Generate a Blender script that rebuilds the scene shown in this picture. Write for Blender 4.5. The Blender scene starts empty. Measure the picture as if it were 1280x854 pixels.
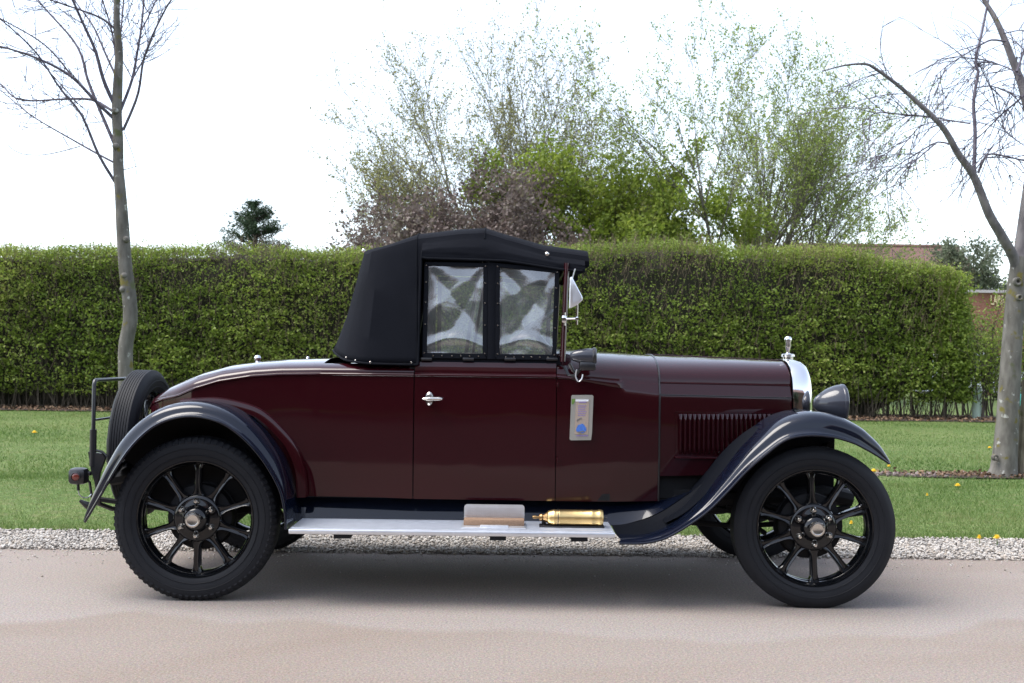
import bpy, math, random
import numpy as np
from mathutils import Vector, Matrix, noise as mnoise

# ---------------------------------------------------------------- camera, sky, sun, exposure
PI = math.pi
scene = bpy.context.scene
COL = scene.collection
FPX, DIST, CAMZ = 1358.0, 4.8, 1.07           # focal length in photo pixels, distance to the near wheels, eye height
PITCH, ROLL = math.atan(22 / 1358.0), math.radians(0.70)
cam_data = bpy.data.cameras.new("camera")
cam = bpy.data.objects.new("camera", cam_data)
COL.objects.link(cam)
cam_data.sensor_fit = 'HORIZONTAL'
cam_data.sensor_width = 36.0
cam_data.lens = 36.0 * FPX / 1280.0
cam_data.clip_start = 0.1
cam_data.clip_end = 3000.0
_F = Vector((0, math.cos(PITCH), math.sin(PITCH)))
_U0 = Vector((0, -math.sin(PITCH), math.cos(PITCH)))
_R0 = Vector((1, 0, 0))
_R = _R0 * math.cos(ROLL) + _U0 * math.sin(ROLL)
_U = -_R0 * math.sin(ROLL) + _U0 * math.cos(ROLL)
cam.matrix_world = Matrix(((_R.x, _U.x, -_F.x, 0), (_R.y, _U.y, -_F.y, -DIST), (_R.z, _U.z, -_F.z, CAMZ), (0, 0, 0, 1)))
scene.camera = cam
cam_data.dof.use_dof = True
cam_data.dof.focus_distance = 4.9
cam_data.dof.aperture_fstop = 7.0

SUN_EL, SUN_AZ = math.radians(62), math.radians(262)   # azimuth clockwise from +Y; high on the left
world = bpy.data.worlds.new("World")
scene.world = world
world.use_nodes = True
wn, wl = world.node_tree.nodes, world.node_tree.links
bg = wn['Background']
sky = wn.new('ShaderNodeTexSky')
sky.sky_type = 'NISHITA'
sky.sun_disc = False
sky.sun_elevation = SUN_EL
sky.sun_rotation = SUN_AZ
sky.air_density = 1.0
sky.dust_density = 1.5
sky.ozone_density = 1.0
hs = wn.new('ShaderNodeHueSaturation')
hs.inputs['Saturation'].default_value = 0.58
wl.new(sky.outputs[0], hs.inputs['Color'])
wl.new(hs.outputs[0], bg.inputs['Color'])
bg.inputs['Strength'].default_value = 0.12
sun_d = bpy.data.lights.new("sun", 'SUN')
sun_d.energy = 1.2
sun_d.angle = math.radians(40)
sun_d.color = (1.0, 0.95, 0.88)
sun = bpy.data.objects.new("sun", sun_d)
COL.objects.link(sun)
_sd = Vector((math.sin(SUN_AZ) * math.cos(SUN_EL), math.cos(SUN_AZ) * math.cos(SUN_EL), math.sin(SUN_EL)))
sun.rotation_euler = _sd.to_track_quat('Z', 'Y').to_euler()
sun.location = (0, 0, 20)
vs = scene.view_settings
vs.view_transform = 'Standard'
vs.look = 'None'
vs.exposure = 1.9
vs.gamma = 1.0
scene.render.engine = 'CYCLES'
scene.cycles.max_bounces = 8
scene.cycles.transparent_max_bounces = 16

rnd = random.Random(7)
rng = np.random.default_rng(11)


def W(px, py, y):
    """the point at depth y that the photograph shows at pixel (px, py) - a way of measuring"""
    d = _F + _R * ((px - 640.0) / FPX) - _U * ((py - 427.0) / FPX)
    t = (y + DIST) / d.y
    return Vector((d.x * t, y, CAMZ + d.z * t))


def G(px, py, z=0.0):
    d = _F + _R * ((px - 640.0) / FPX) - _U * ((py - 427.0) / FPX)
    t = (z - CAMZ) / d.z
    return Vector((d.x * t, -DIST + d.y * t, z))


# ---------------------------------------------------------------- object helpers
def tag(o, label=None, cat=None, group=None, kind=None):
    if label: o['label'] = label
    if cat: o['category'] = cat
    if group: o['group'] = group
    if kind: o['kind'] = kind
    return o


def empty(name, loc=(0, 0, 0), label=None, cat=None, group=None, parent=None):
    o = bpy.data.objects.new(name, None)
    o.location = loc
    o.empty_display_size = 0.2
    COL.objects.link(o)
    if parent: o.parent = parent
    return tag(o, label, cat, group)


def world_loc(o):
    v = Vector((0, 0, 0))
    while o is not None:
        v += o.location
        o = o.parent
    return v


def link(name, me, parent=None, rel=True):
    """link mesh data given in world coordinates under a parent (which has translation only)"""
    o = bpy.data.objects.new(name, me)
    COL.objects.link(o)
    if parent is not None:
        o.parent = parent
        if rel:
            w = world_loc(parent)
            if w.length > 0:
                me.transform(Matrix.Translation(-w))
    return o


def auto_smooth(me, deg=38):
    try:
        me.set_sharp_from_angle(angle=math.radians(deg))
    except Exception:
        pass


class MB:
    def __init__(self):
        self.v, self.f = [], []

    def add(self, vs, fs, M=None):
        n = len(self.v)
        if M is not None:
            vs = [M @ Vector(p) for p in vs]
        self.v += [tuple(p) for p in vs]
        self.f += [tuple(i + n for i in f) for f in fs]
        return self

    def grid(self, rows, close=False, M=None):
        """rows: list of rows of points"""
        m = len(rows[0])
        vs = [p for r in rows for p in r]
        fs = []
        for i in range(len(rows) - 1):
            for j in range(m - (0 if close else 1)):
                k = (j + 1) % m
                fs.append((i * m + j, i * m + k, (i + 1) * m + k, (i + 1) * m + j))
        return self.add(vs, fs, M)

    def box(self, c, s, M=None, bev=0.0):
        x, y, z = c
        a, b, h = s[0] / 2, s[1] / 2, s[2] / 2
        if bev <= 0:
            vs = [(x + i * a, y + j * b, z + k * h) for k in (-1, 1) for j in (-1, 1) for i in (-1, 1)]
            fs = [(0, 2, 3, 1), (4, 5, 7, 6), (0, 1, 5, 4), (2, 6, 7, 3), (0, 4, 6, 2), (1, 3, 7, 5)]
            return self.add(vs, fs, M)
        e = min(bev, a * .9, b * .9, h * .9)
        def ring(ix, zz):
            aa, bb = a - ix, b - ix
            pts = []
            for cx, cy, q in ((aa - e, bb - e, 0), (-aa + e, bb - e, 1), (-aa + e, -bb + e, 2), (aa - e, -bb + e, 3)):
                for t in (0, .5, 1):
                    an = (q + t) * PI / 2
                    pts.append((x + cx + e * math.cos(an), y + cy + e * math.sin(an), z + zz))
            return pts
        rows = [ring(e * .99, -h), ring(e * .3, -h + e * .3), ring(0, -h + e), ring(0, h - e), ring(e * .3, h - e * .3), ring(e * .99, h)]
        n0 = len(rows[0])
        self.grid(rows, True, M)
        n = len(self.v)
        self.f.append(tuple(range(n - n0, n)))
        self.f.append(tuple(reversed(range(n - 6 * n0, n - 5 * n0))))
        return self

    def tube(self, pts, rad, sides=8, cap=True, closed=False):
        pts = [Vector(p) for p in pts]
        n = len(pts)
        if not isinstance(rad, (list, tuple)): rad = [rad] * n
        rows = []
        ref = None
        for i, p in enumerate(pts):
            if closed: d = pts[(i + 1) % n] - pts[i - 1]
            else: d = pts[min(i + 1, n - 1)] - pts[max(i - 1, 0)]
            if d.length < 1e-9: d = Vector((0, 0, 1))
            d.normalize()
            if ref is None:
                ref = Vector((0, 0, 1)) if abs(d.z) < .9 else Vector((1, 0, 0))
            u = (ref - d * ref.dot(d))
            if u.length < 1e-4: u = d.orthogonal()
            u.normalize()
            ref = u
            w = d.cross(u)
            rows.append([p + (u * math.cos(a) + w * math.sin(a)) * rad[i] for a in [2 * PI * k / sides for k in range(sides)]])
        if closed: rows.append(rows[0])
        self.grid(rows, True)
        if cap and not closed:
            m = len(self.v)
            self.f.append(tuple(range(m - sides, m)))
            self.f.append(tuple(reversed(range(m - n * sides, m - (n - 1) * sides))))
        return self

    def lathe(self, prof, M=None, seg=32, close=False):
        """prof: (r, h) pairs; axis is local -Y (h counted along -Y)"""
        rows = []
        for r, h in prof:
            rows.append([(r * math.cos(2 * PI * k / seg), -h, r * math.sin(2 * PI * k / seg)) for k in range(seg)])
        if close: rows.append(rows[0])
        return self.grid(rows, True, M)

    def mesh(self, name, mat, smooth=True, deg=38, merge=True):
        me = bpy.data.meshes.new(name)
        me.from_pydata(self.v, [], self.f)
        me.validate()
        if merge:
            import bmesh
            bm = bmesh.new(); bm.from_mesh(me)
            bmesh.ops.remove_doubles(bm, verts=bm.verts, dist=1e-6)
            bmesh.ops.dissolve_degenerate(bm, edges=bm.edges, dist=1e-6)
            bmesh.ops.recalc_face_normals(bm, faces=bm.faces)
            bm.to_mesh(me); bm.free()
        for m in (mat if isinstance(mat, (list, tuple)) else [mat]): me.materials.append(m)
        if smooth:
            me.polygons.foreach_set('use_smooth', [True] * len(me.polygons))
            auto_smooth(me, deg)
        me.update()
        return me

    def build(self, name, mat, parent=None, smooth=True, deg=38, merge=True):
        return link(name, self.mesh(name, mat, smooth, deg, merge), parent)


def np_mesh(name, V, F, mat, smooth=False):
    """V (n,3), F (m,k) arrays"""
    me = bpy.data.meshes.new(name)
    m, k = F.shape
    me.vertices.add(len(V)); me.vertices.foreach_set('co', np.ascontiguousarray(V, dtype=np.float32).ravel())
    me.loops.add(m * k); me.loops.foreach_set('vertex_index', np.ascontiguousarray(F, dtype=np.int32).ravel())
    me.polygons.add(m)
    me.polygons.foreach_set('loop_start', np.arange(0, m * k, k, dtype=np.int32))
    me.update(calc_edges=True)
    me.materials.append(mat)
    if smooth: me.polygons.foreach_set('use_smooth', [True] * m)
    return me


def islands(mb):
    """split a mesh builder into its separate pieces"""
    par = list(range(len(mb.v)))
    def find(i):
        while par[i] != i:
            par[i] = par[par[i]]; i = par[i]
        return i
    for f in mb.f:
        a = find(f[0])
        for k in f[1:]: par[find(k)] = a
    groups = {}
    for f in mb.f: groups.setdefault(find(f[0]), []).append(f)
    out = []
    for fs in groups.values():
        ids = sorted({i for f in fs for i in f}); mp = {i: k for k, i in enumerate(ids)}
        m = MB(); m.v = [mb.v[i] for i in ids]; m.f = [tuple(mp[i] for i in f) for f in fs]
        out.append(m)
    return out


def build_each(mb, name, mat, parent=None, smooth=True, deg=38):
    return [m.build(name, mat, parent, smooth, deg) for m in islands(mb)]


def resample(pts, n):
    pts = [Vector(p) for p in pts]
    L = [0]
    for a, b in zip(pts, pts[1:]): L.append(L[-1] + (b - a).length)
    out = []
    for i in range(n):
        s = L[-1] * i / (n - 1)
        k = 0
        while k < len(L) - 2 and L[k + 1] < s: k += 1
        t = (s - L[k]) / max(1e-9, L[k + 1] - L[k])
        # catmull-rom
        p0, p1, p2, p3 = pts[max(k - 1, 0)], pts[k], pts[k + 1], pts[min(k + 2, len(pts) - 1)]
        t2, t3 = t * t, t * t * t
        out.append(.5 * ((2 * p1) + (p2 - p0) * t + (2 * p0 - 5 * p1 + 4 * p2 - p3) * t2 + (3 * p1 - p0 - 3 * p2 + p3) * t3))
    return out


# ---------------------------------------------------------------- materials
def mat_new(name):
    m = bpy.data.materials.new(name)
    m.use_nodes = True
    return m, m.node_tree.nodes, m.node_tree.links, m.node_tree.nodes['Principled BSDF']


def setin(p, **kw):
    for k, v in kw.items():
        k = k.replace('_', ' ')
        if k in p.inputs: p.inputs[k].default_value = v


def c4(c): return (c[0], c[1], c[2], 1.0)


def mat_plain(name, col, rough=.5, metal=0.0, coat=0.0, coat_rough=.03, var=.15, scale=8.0, bump=0.0, bscale=60.0, rvar=0.0, spec=.5):
    """a principled material whose colour, gloss and relief vary a little with procedural noise"""
    m, n, l, p = mat_new(name)
    setin(p, Roughness=rough, Metallic=metal, Coat_Weight=coat, Coat_Roughness=coat_rough, Specular_IOR_Level=spec)
    tc = n.new('ShaderNodeTexCoord')
    nz = n.new('ShaderNodeTexNoise'); nz.inputs['Scale'].default_value = scale; nz.inputs['Detail'].default_value = 4
    l.new(tc.outputs['Object'], nz.inputs['Vector'])
    mx = n.new('ShaderNodeMixRGB')
    mx.inputs[1].default_value = c4([c * (1 - var) for c in col]); mx.inputs[2].default_value = c4([min(1, c * (1 + var)) for c in col])
    l.new(nz.outputs['Fac'], mx.inputs[0]); l.new(mx.outputs[0], p.inputs['Base Color'])
    if rvar > 0:
        mr = n.new('ShaderNodeMapRange'); mr.inputs[3].default_value = max(0, rough - rvar); mr.inputs[4].default_value = rough + rvar
        l.new(nz.outputs['Fac'], mr.inputs[0]); l.new(mr.outputs[0], p.inputs['Roughness'])
    if bump > 0:
        n2 = n.new('ShaderNodeTexNoise'); n2.inputs['Scale'].default_value = bscale; n2.inputs['Detail'].default_value = 3
        l.new(tc.outputs['Object'], n2.inputs['Vector'])
        b = n.new('ShaderNodeBump'); b.inputs['Strength'].default_value = bump; b.inputs['Distance'].default_value = .01
        l.new(n2.outputs['Fac'], b.inputs['Height']); l.new(b.outputs[0], p.inputs['Normal'])
    return m


def paint(name, col, rough=.3, spec=0.08):
    """glossy coach paint: faint orange peel, light dust"""
    m, n, l, p = mat_new(name)
    setin(p, Base_Color=c4(col), Roughness=rough, Specular_IOR_Level=spec, Coat_Weight=1.0, Coat_Roughness=.045, Coat_IOR=1.43)
    tc = n.new('ShaderNodeTexCoord')
    nz = n.new('ShaderNodeTexNoise'); nz.inputs['Scale'].default_value = 3.0; nz.inputs['Detail'].default_value = 6
    l.new(tc.outputs['Object'], nz.inputs['Vector'])
    mr = n.new('ShaderNodeMapRange'); mr.inputs[1].default_value = .35; mr.inputs[2].default_value = .75
    mr.inputs[3].default_value = .03; mr.inputs[4].default_value = .09
    l.new(nz.outputs['Fac'], mr.inputs[0]); l.new(mr.outputs[0], p.inputs['Coat Roughness'])
    n2 = n.new('ShaderNodeTexNoise'); n2.inputs['Scale'].default_value = 5.0; n2.inputs['Detail'].default_value = 1
    l.new(tc.outputs['Object'], n2.inputs['Vector'])
    b = n.new('ShaderNodeBump'); b.inputs['Strength'].default_value = .10; b.inputs['Distance'].default_value = .012
    l.new(n2.outputs['Fac'], b.inputs['Height']); l.new(b.outputs[0], p.inputs['Coat Normal']); 
    return m


def mat_leaf(name, cols, trans=.35, rough=.55, nscale=.9):
    """leaf colours: each leaf its own mix of the given colours, drifting over the plant"""
    m, n, l, p = mat_new(name)
    geo = n.new('ShaderNodeNewGeometry'); tc = n.new('ShaderNodeTexCoord')
    nz = n.new('ShaderNodeTexNoise'); nz.inputs['Scale'].default_value = nscale; nz.inputs['Detail'].default_value = 3
    l.new(tc.outputs['Object'], nz.inputs['Vector'])
    mul = n.new('ShaderNodeMath'); mul.operation = 'MULTIPLY'; mul.inputs[1].default_value = .55
    l.new(geo.outputs['Random Per Island'], mul.inputs[0])
    mr = n.new('ShaderNodeMapRange'); mr.inputs[1].default_value = .3; mr.inputs[2].default_value = .7; mr.inputs[3].default_value = 0; mr.inputs[4].default_value = .45
    l.new(nz.outputs['Fac'], mr.inputs[0])
    ad = n.new('ShaderNodeMath'); ad.operation = 'ADD'
    l.new(mul.outputs[0], ad.inputs[0]); l.new(mr.outputs[0], ad.inputs[1])
    r = n.new('ShaderNodeValToRGB')
    el = r.color_ramp.elements
    el[0].position = 0; el[0].color = c4(cols[0])
    el[1].position = 1; el[1].color = c4(cols[-1])
    for i, c in enumerate(cols[1:-1]):
        e = el.new((i + 1) / (len(cols) - 1)); e.color = c4(c)
    l.new(ad.outputs[0], r.inputs[0])
    setin(p, Roughness=rough, Specular_IOR_Level=.35)
    l.new(r.outputs[0], p.inputs['Base Color'])
    if trans > 0:
        t = n.new('ShaderNodeBsdfTranslucent'); l.new(r.outputs[0], t.inputs['Color'])
        mx = n.new('ShaderNodeMixShader'); mx.inputs[0].default_value = trans
        l.new(p.outputs[0], mx.inputs[1]); l.new(t.outputs[0], mx.inputs[2])
        l.new(mx.outputs[0], n['Material Output'].inputs['Surface'])
    return m


def mat_bark(name, a, b, lichen=None, scale=14.0, bump=.5):
    m, n, l, p = mat_new(name)
    tc = n.new('ShaderNodeTexCoord'); mp = n.new('ShaderNodeMapping'); mp.inputs['Scale'].default_value = (1, 1, .35)
    l.new(tc.outputs['Object'], mp.inputs[0])
    nz = n.new('ShaderNodeTexNoise'); nz.inputs['Scale'].default_value = scale; nz.inputs['Detail'].default_value = 6
    l.new(mp.outputs[0], nz.inputs['Vector'])
    mx = n.new('ShaderNodeMixRGB'); mx.inputs[1].default_value = c4(a); mx.inputs[2].default_value = c4(b)
    cr = n.new('ShaderNodeMapRange'); cr.inputs[1].default_value = .35; cr.inputs[2].default_value = .65
    l.new(nz.outputs['Fac'], cr.inputs[0]); l.new(cr.outputs[0], mx.inputs[0])
    last = mx
    if lichen:
        for sc, lo, col in lichen:
            z = n.new('ShaderNodeTexNoise'); z.inputs['Scale'].default_value = sc; z.inputs['Detail'].default_value = 4
            l.new(tc.outputs['Object'], z.inputs['Vector'])
            q = n.new('ShaderNodeMapRange'); q.inputs[1].default_value = lo; q.inputs[2].default_value = lo + .07
            l.new(z.outputs['Fac'], q.inputs[0])
            m2 = n.new('ShaderNodeMixRGB'); m2.inputs[2].default_value = c4(col)
            l.new(q.outputs[0], m2.inputs[0]); l.new(last.outputs[0], m2.inputs[1]); last = m2
    l.new(last.outputs[0], p.inputs['Base Color'])
    setin(p, Roughness=.85, Specular_IOR_Level=.2)
    bp = n.new('ShaderNodeBump'); bp.inputs['Strength'].default_value = bump; bp.inputs['Distance'].default_value = .01
    l.new(nz.outputs['Fac'], bp.inputs['Height']); l.new(bp.outputs[0], p.inputs['Normal'])
    return m


MAROON = paint("maroon_paint", (.0225, .0022, .0042), .3, .03)
BLACKP = paint("blue_black_paint", (.0030, .0050, .0130), .35, .05)
LAMPP = paint("worn_grey_black_lamp_enamel", (.035, .038, .050), .3)
BLACKS = mat_plain("satin_black_metal", (.010, .010, .012), .38, 0, .3, .2, .2, 20)
UNDER = mat_plain("oily_black_chassis", (.008, .008, .009), .7, var=.4, scale=25, spec=.25)
WHEELP = paint("black_wheel_enamel", (.003, .0034, .0045), .2, .1)
FLANGE = mat_plain("dull_black_flange", (.005, .006, .009), .5, var=.2, scale=20, spec=.10)
CHROME = mat_plain("chrome", (.80, .80, .82), .08, 1.0, var=.03)
NICKEL = mat_plain("worn_nickel", (.62, .60, .56), .22, 1.0, var=.12, scale=40)
ALU = mat_plain("brushed_aluminium", (.74, .76, .80), .36, .8, var=.08, scale=30, rvar=.08)
BRASS = mat_plain("brass", (.70, .50, .22), .34, 1.0, var=.12, scale=30, rvar=.08)
BRASSD = mat_plain("tarnished_brass", (.35, .22, .10), .35, 1.0, var=.2, scale=40)
CLOTH = mat_plain("black_hood_cloth", (.0085, .0095, .0130), .9, var=.3, scale=5, bump=.25, bscale=900, spec=.06)
CLOTHE = mat_plain("black_cloth_binding", (.006, .007, .010), .85, var=.25, scale=12, bump=.2, bscale=500, spec=.08)
LEATHER = mat_plain("dark_leather", (.02, .012, .010), .5, var=.3, scale=12, bump=.3, bscale=80)
GLASSD = mat_plain("lamp_glass", (.55, .58, .60), .05, 0, 1.0, var=.05)
REDL = mat_plain("red_lamp_lens", (.16, .03, .02), .15, 0, 1.0, var=.2, scale=60)
TAN = mat_plain("tan_coir", (.26, .165, .105), .9, var=.3, scale=160, bump=.6, bscale=300)
BEIGE = mat_plain("sandy_enamel", (.34, .27, .22), .5, var=.08, scale=60)
BLUE = mat_plain("blue_enamel", (.06, .16, .50), .4, var=.5, scale=160)
GREENE = mat_plain("green_enamel", (.12, .22, .05), .4, var=.3, scale=160)
VIOLET = mat_plain("violet_ink", (.22, .16, .38), .5, var=.3, scale=200)
GREYI = mat_plain("grey_ink", (.16, .15, .15), .5, var=.3, scale=200)
WHITEP = mat_plain("white_paint", (.72, .73, .75), .35, 0, .4, .1, .04, 4)
CREAM = mat_plain("cream_letter_paint", (.75, .62, .36), .6, var=.1, scale=6)


def mat_rubber():
    m, n, l, p = mat_new("tyre_rubber")
    tc = n.new('ShaderNodeTexCoord')
    nz = n.new('ShaderNodeTexNoise'); nz.inputs['Scale'].default_value = 14; nz.inputs['Detail'].default_value = 6
    l.new(tc.outputs['Object'], nz.inputs['Vector'])
    mx = n.new('ShaderNodeMixRGB'); mx.inputs[1].default_value = (.007, .008, .011, 1); mx.inputs[2].default_value = (.014, .015, .018, 1)
    l.new(nz.outputs['Fac'], mx.inputs[0]); l.new(mx.outputs[0], p.inputs['Base Color'])
    setin(p, Roughness=.62, Specular_IOR_Level=.22)
    return m


RUBBER = mat_rubber()


def mat_film():
    """the yellowed clear plastic of the side screens: see-through, rippled, shiny"""
    m, n, l, p = mat_new("clear_plastic_film")
    out = n['Material Output']
    n.remove(p)
    tr = n.new('ShaderNodeBsdfTransparent'); tr.inputs[0].default_value = (.90, .93, .90, 1)
    gl = n.new('ShaderNodeBsdfGlossy'); gl.inputs['Roughness'].default_value = .20
    df = n.new('ShaderNodeBsdfDiffuse'); df.inputs[0].default_value = (.45, .5, .52, 1)
    tl = n.new('ShaderNodeBsdfTranslucent'); tl.inputs[0].default_value = (.45, .5, .52, 1)
    tc = n.new('ShaderNodeTexCoord')
    n1 = n.new('ShaderNodeTexNoise'); n1.inputs['Scale'].default_value = 9; n1.inputs['Detail'].default_value = 4; n1.inputs['Distortion'].default_value = 1.0
    l.new(tc.outputs['Object'], n1.inputs['Vector'])
    b = n.new('ShaderNodeBump'); b.inputs['Strength'].default_value = .22; b.inputs['Distance'].default_value = .012
    l.new(n1.outputs['Fac'], b.inputs['Height']); l.new(b.outputs[0], gl.inputs['Normal'])
    fr = n.new('ShaderNodeFresnel'); fr.inputs[0].default_value = 1.5
    l.new(b.outputs[0], fr.inputs['Normal'])
    mr = n.new('ShaderNodeMapRange'); mr.inputs[1].default_value = 0.03; mr.inputs[2].default_value = .5; mr.inputs[3].default_value = .27; mr.inputs[4].default_value = .85
    l.new(fr.outputs[0], mr.inputs[0])
    m1 = n.new('ShaderNodeMixShader'); l.new(mr.outputs[0], m1.inputs[0]); l.new(tr.outputs[0], m1.inputs[1]); l.new(gl.outputs[0], m1.inputs[2])
    md = n.new('ShaderNodeMixShader'); md.inputs[0].default_value = .5; l.new(df.outputs[0], md.inputs[1]); l.new(tl.outputs[0], md.inputs[2])
    n2 = n.new('ShaderNodeTexNoise'); n2.inputs['Scale'].default_value = 5; n2.inputs['Detail'].default_value = 7
    l.new(tc.outputs['Object'], n2.inputs['Vector'])
    m2r = n.new('ShaderNodeMapRange'); m2r.inputs[1].default_value = .4; m2r.inputs[2].default_value = .8; m2r.inputs[3].default_value = .10; m2r.inputs[4].default_value = .36
    l.new(n2.outputs['Fac'], m2r.inputs[0])
    m2 = n.new('ShaderNodeMixShader'); l.new(m2r.outputs[0], m2.inputs[0]); l.new(m1.outputs[0], m2.inputs[1]); l.new(md.outputs[0], m2.inputs[2])
    l.new(m2.outputs[0], out.inputs['Surface'])
    return m


FILM = mat_film()


def mat_screen_glass():
    m, n, l, p = mat_new("windscreen_glass")
    out = n['Material Output']; n.remove(p)
    tr = n.new('ShaderNodeBsdfTransparent'); tr.inputs[0].default_value = (.9, .94, .93, 1)
    gl = n.new('ShaderNodeBsdfGlossy'); gl.inputs['Roughness'].default_value = .01
    fr = n.new('ShaderNodeFresnel'); fr.inputs[0].default_value = 1.5
    m1 = n.new('ShaderNodeMixShader'); l.new(fr.outputs[0], m1.inputs[0]); l.new(tr.outputs[0], m1.inputs[1]); l.new(gl.outputs[0], m1.inputs[2])
    l.new(m1.outputs[0], out.inputs['Surface'])
    return m


GLASS = mat_screen_glass()

# ---------------------------------------------------------------- ground: lawn, road, gravel
def mat_lawn():
    m, n, l, p = mat_new("lawn_grass")
    tc = n.new('ShaderNodeTexCoord')
    def nz(scale, det, sx=1, sy=1):
        mp = n.new('ShaderNodeMapping'); mp.inputs['Scale'].default_value = (sx, sy, 1); l.new(tc.outputs['Object'], mp.inputs[0])
        z = n.new('ShaderNodeTexNoise'); z.inputs['Scale'].default_value = scale; z.inputs['Detail'].default_value = det
        l.new(mp.outputs[0], z.inputs['Vector']); return z
    a = nz(.35, 3, .5, 1.4); b = nz(9, 5); c = nz(70, 3, 1, .6)
    r1 = n.new('ShaderNodeMapRange'); r1.inputs[1].default_value = .38; r1.inputs[2].default_value = .62; l.new(a.outputs['Fac'], r1.inputs[0])
    m1 = n.new('ShaderNodeMixRGB'); m1.inputs[1].default_value = (0.092, 0.152, 0.040, 1); m1.inputs[2].default_value = (0.136, 0.188, 0.060, 1)
    l.new(r1.outputs[0], m1.inputs[0])
    r2 = n.new('ShaderNodeMapRange'); r2.inputs[1].default_value = .45; r2.inputs[2].default_value = .75; l.new(b.outputs['Fac'], r2.inputs[0])
    m2 = n.new('ShaderNodeMixRGB'); m2.inputs[2].default_value = (0.176, 0.188, 0.080, 1); l.new(r2.outputs[0], m2.inputs[0]); l.new(m1.outputs[0], m2.inputs[1])
    r3 = n.new('ShaderNodeMapRange'); r3.inputs[1].default_value = .35; r3.inputs[2].default_value = .7; r3.inputs[3].default_value = .55; r3.inputs[4].default_value = 1.25
    l.new(c.outputs['Fac'], r3.inputs[0])
    hv = n.new('ShaderNodeHueSaturation'); l.new(r3.outputs[0], hv.inputs['Value']); l.new(m2.outputs[0], hv.inputs['Color'])
    l.new(hv.outputs[0], p.inputs['Base Color'])
    setin(p, Roughness=.9, Specular_IOR_Level=.15)
    bp = n.new('ShaderNodeBump'); bp.inputs['Strength'].default_value = .8; bp.inputs['Distance'].default_value = .03
    l.new(c.outputs['Fac'], bp.inputs['Height']); l.new(bp.outputs[0], p.inputs['Normal'])
    return m


def mat_road():
    m, n, l, p = mat_new("resin_bound_road")
    tc = n.new('ShaderNodeTexCoord')
    def nz(scale, det=3, sx=1, sy=1, dist=0):
        mp = n.new('ShaderNodeMapping'); mp.inputs['Scale'].default_value = (sx, sy, 1); l.new(tc.outputs['Object'], mp.inputs[0])
        z = n.new('ShaderNodeTexNoise'); z.inputs['Scale'].default_value = scale; z.inputs['Detail'].default_value = det; z.inputs['Distortion'].default_value = dist
        l.new(mp.outputs[0], z.inputs['Vector']); return z
    base = n.new('ShaderNodeMixRGB'); base.inputs[1].default_value = (0.211, 0.163, 0.129, 1); base.inputs[2].default_value = (0.231, 0.189, 0.158, 1)
    big = nz(.9, 4, .45, 1.1, .6)
    r = n.new('ShaderNodeMapRange'); r.inputs[1].default_value = .42; r.inputs[2].default_value = .58; l.new(big.outputs['Fac'], r.inputs[0]); l.new(r.outputs[0], base.inputs[0])
    # washed-out pale sheet of grit with a wandering edge, near the car
    sep = n.new('ShaderNodeSeparateXYZ'); l.new(tc.outputs['Object'], sep.inputs[0])
    wob = nz(.7, 2, 1, 0, .3)
    e = n.new('ShaderNodeMath'); e.operation = 'MULTIPLY_ADD'; e.inputs[1].default_value = 1.5; e.inputs[2].default_value = -1.22
    l.new(wob.outputs['Fac'], e.inputs[0])
    df = n.new('ShaderNodeMath'); df.operation = 'SUBTRACT'; l.new(sep.outputs['Y'], df.inputs[0]); l.new(e.outputs[0], df.inputs[1])
    r4 = n.new('ShaderNodeMapRange'); r4.inputs[1].default_value = -.03; r4.inputs[2].default_value = .05; l.new(df.outputs[0], r4.inputs[0])
    r5 = n.new('ShaderNodeMapRange'); r5.inputs[1].default_value = .10; r5.inputs[2].default_value = .9; r5.inputs[3].default_value = 1; r5.inputs[4].default_value = .2; l.new(df.outputs[0], r5.inputs[0])
    mu = n.new('ShaderNodeMath'); mu.operation = 'MULTIPLY'; l.new(r4.outputs[0], mu.inputs[0]); l.new(r5.outputs[0], mu.inputs[1])
    mu2 = n.new('ShaderNodeMath'); mu2.operation = 'MULTIPLY'; mu2.inputs[1].default_value = .75; l.new(mu.outputs[0], mu2.inputs[0])
    m1 = n.new('ShaderNodeMixRGB'); m1.inputs[2].default_value = (0.257, 0.223, 0.200, 1); l.new(mu2.outputs[0], m1.inputs[0]); l.new(base.outputs[0], m1.inputs[1])
    g1 = nz(110, 3); g2 = nz(260, 2)
    v = n.new('ShaderNodeTexVoronoi'); v.inputs['Scale'].default_value = 170; l.new(tc.outputs['Object'], v.inputs['Vector'])
    ad = n.new('ShaderNodeMath'); ad.operation = 'ADD'; l.new(g1.outputs['Fac'], ad.inputs[0]); l.new(g2.outputs['Fac'], ad.inputs[1])
    rr = n.new('ShaderNodeMapRange'); rr.inputs[1].default_value = .7; rr.inputs[2].default_value = 1.3; rr.inputs[3].default_value = .60; rr.inputs[4].default_value = 1.36
    l.new(ad.outputs[0], rr.inputs[0])
    hv = n.new('ShaderNodeHueSaturation'); l.new(rr.outputs[0], hv.inputs['Value']); l.new(m1.outputs[0], hv.inputs['Color'])
    vm = n.new('ShaderNodeMixRGB'); vm.blend_type = 'OVERLAY'; vm.inputs[0].default_value = .12
    l.new(hv.outputs[0], vm.inputs[1]); l.new(v.outputs['Color'], vm.inputs[2])
    bw = n.new('ShaderNodeHueSaturation'); bw.inputs['Saturation'].default_value = .8; l.new(vm.outputs[0], bw.inputs['Color'])
    l.new(bw.outputs[0], p.inputs['Base Color'])
    setin(p, Roughness=.88, Specular_IOR_Level=.25)
    bp = n.new('ShaderNodeBump'); bp.inputs['Strength'].default_value = .6; bp.inputs['Distance'].default_value = .004
    l.new(ad.outputs[0], bp.inputs['Height']); l.new(bp.outputs[0], p.inputs['Normal'])
    return m


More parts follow.
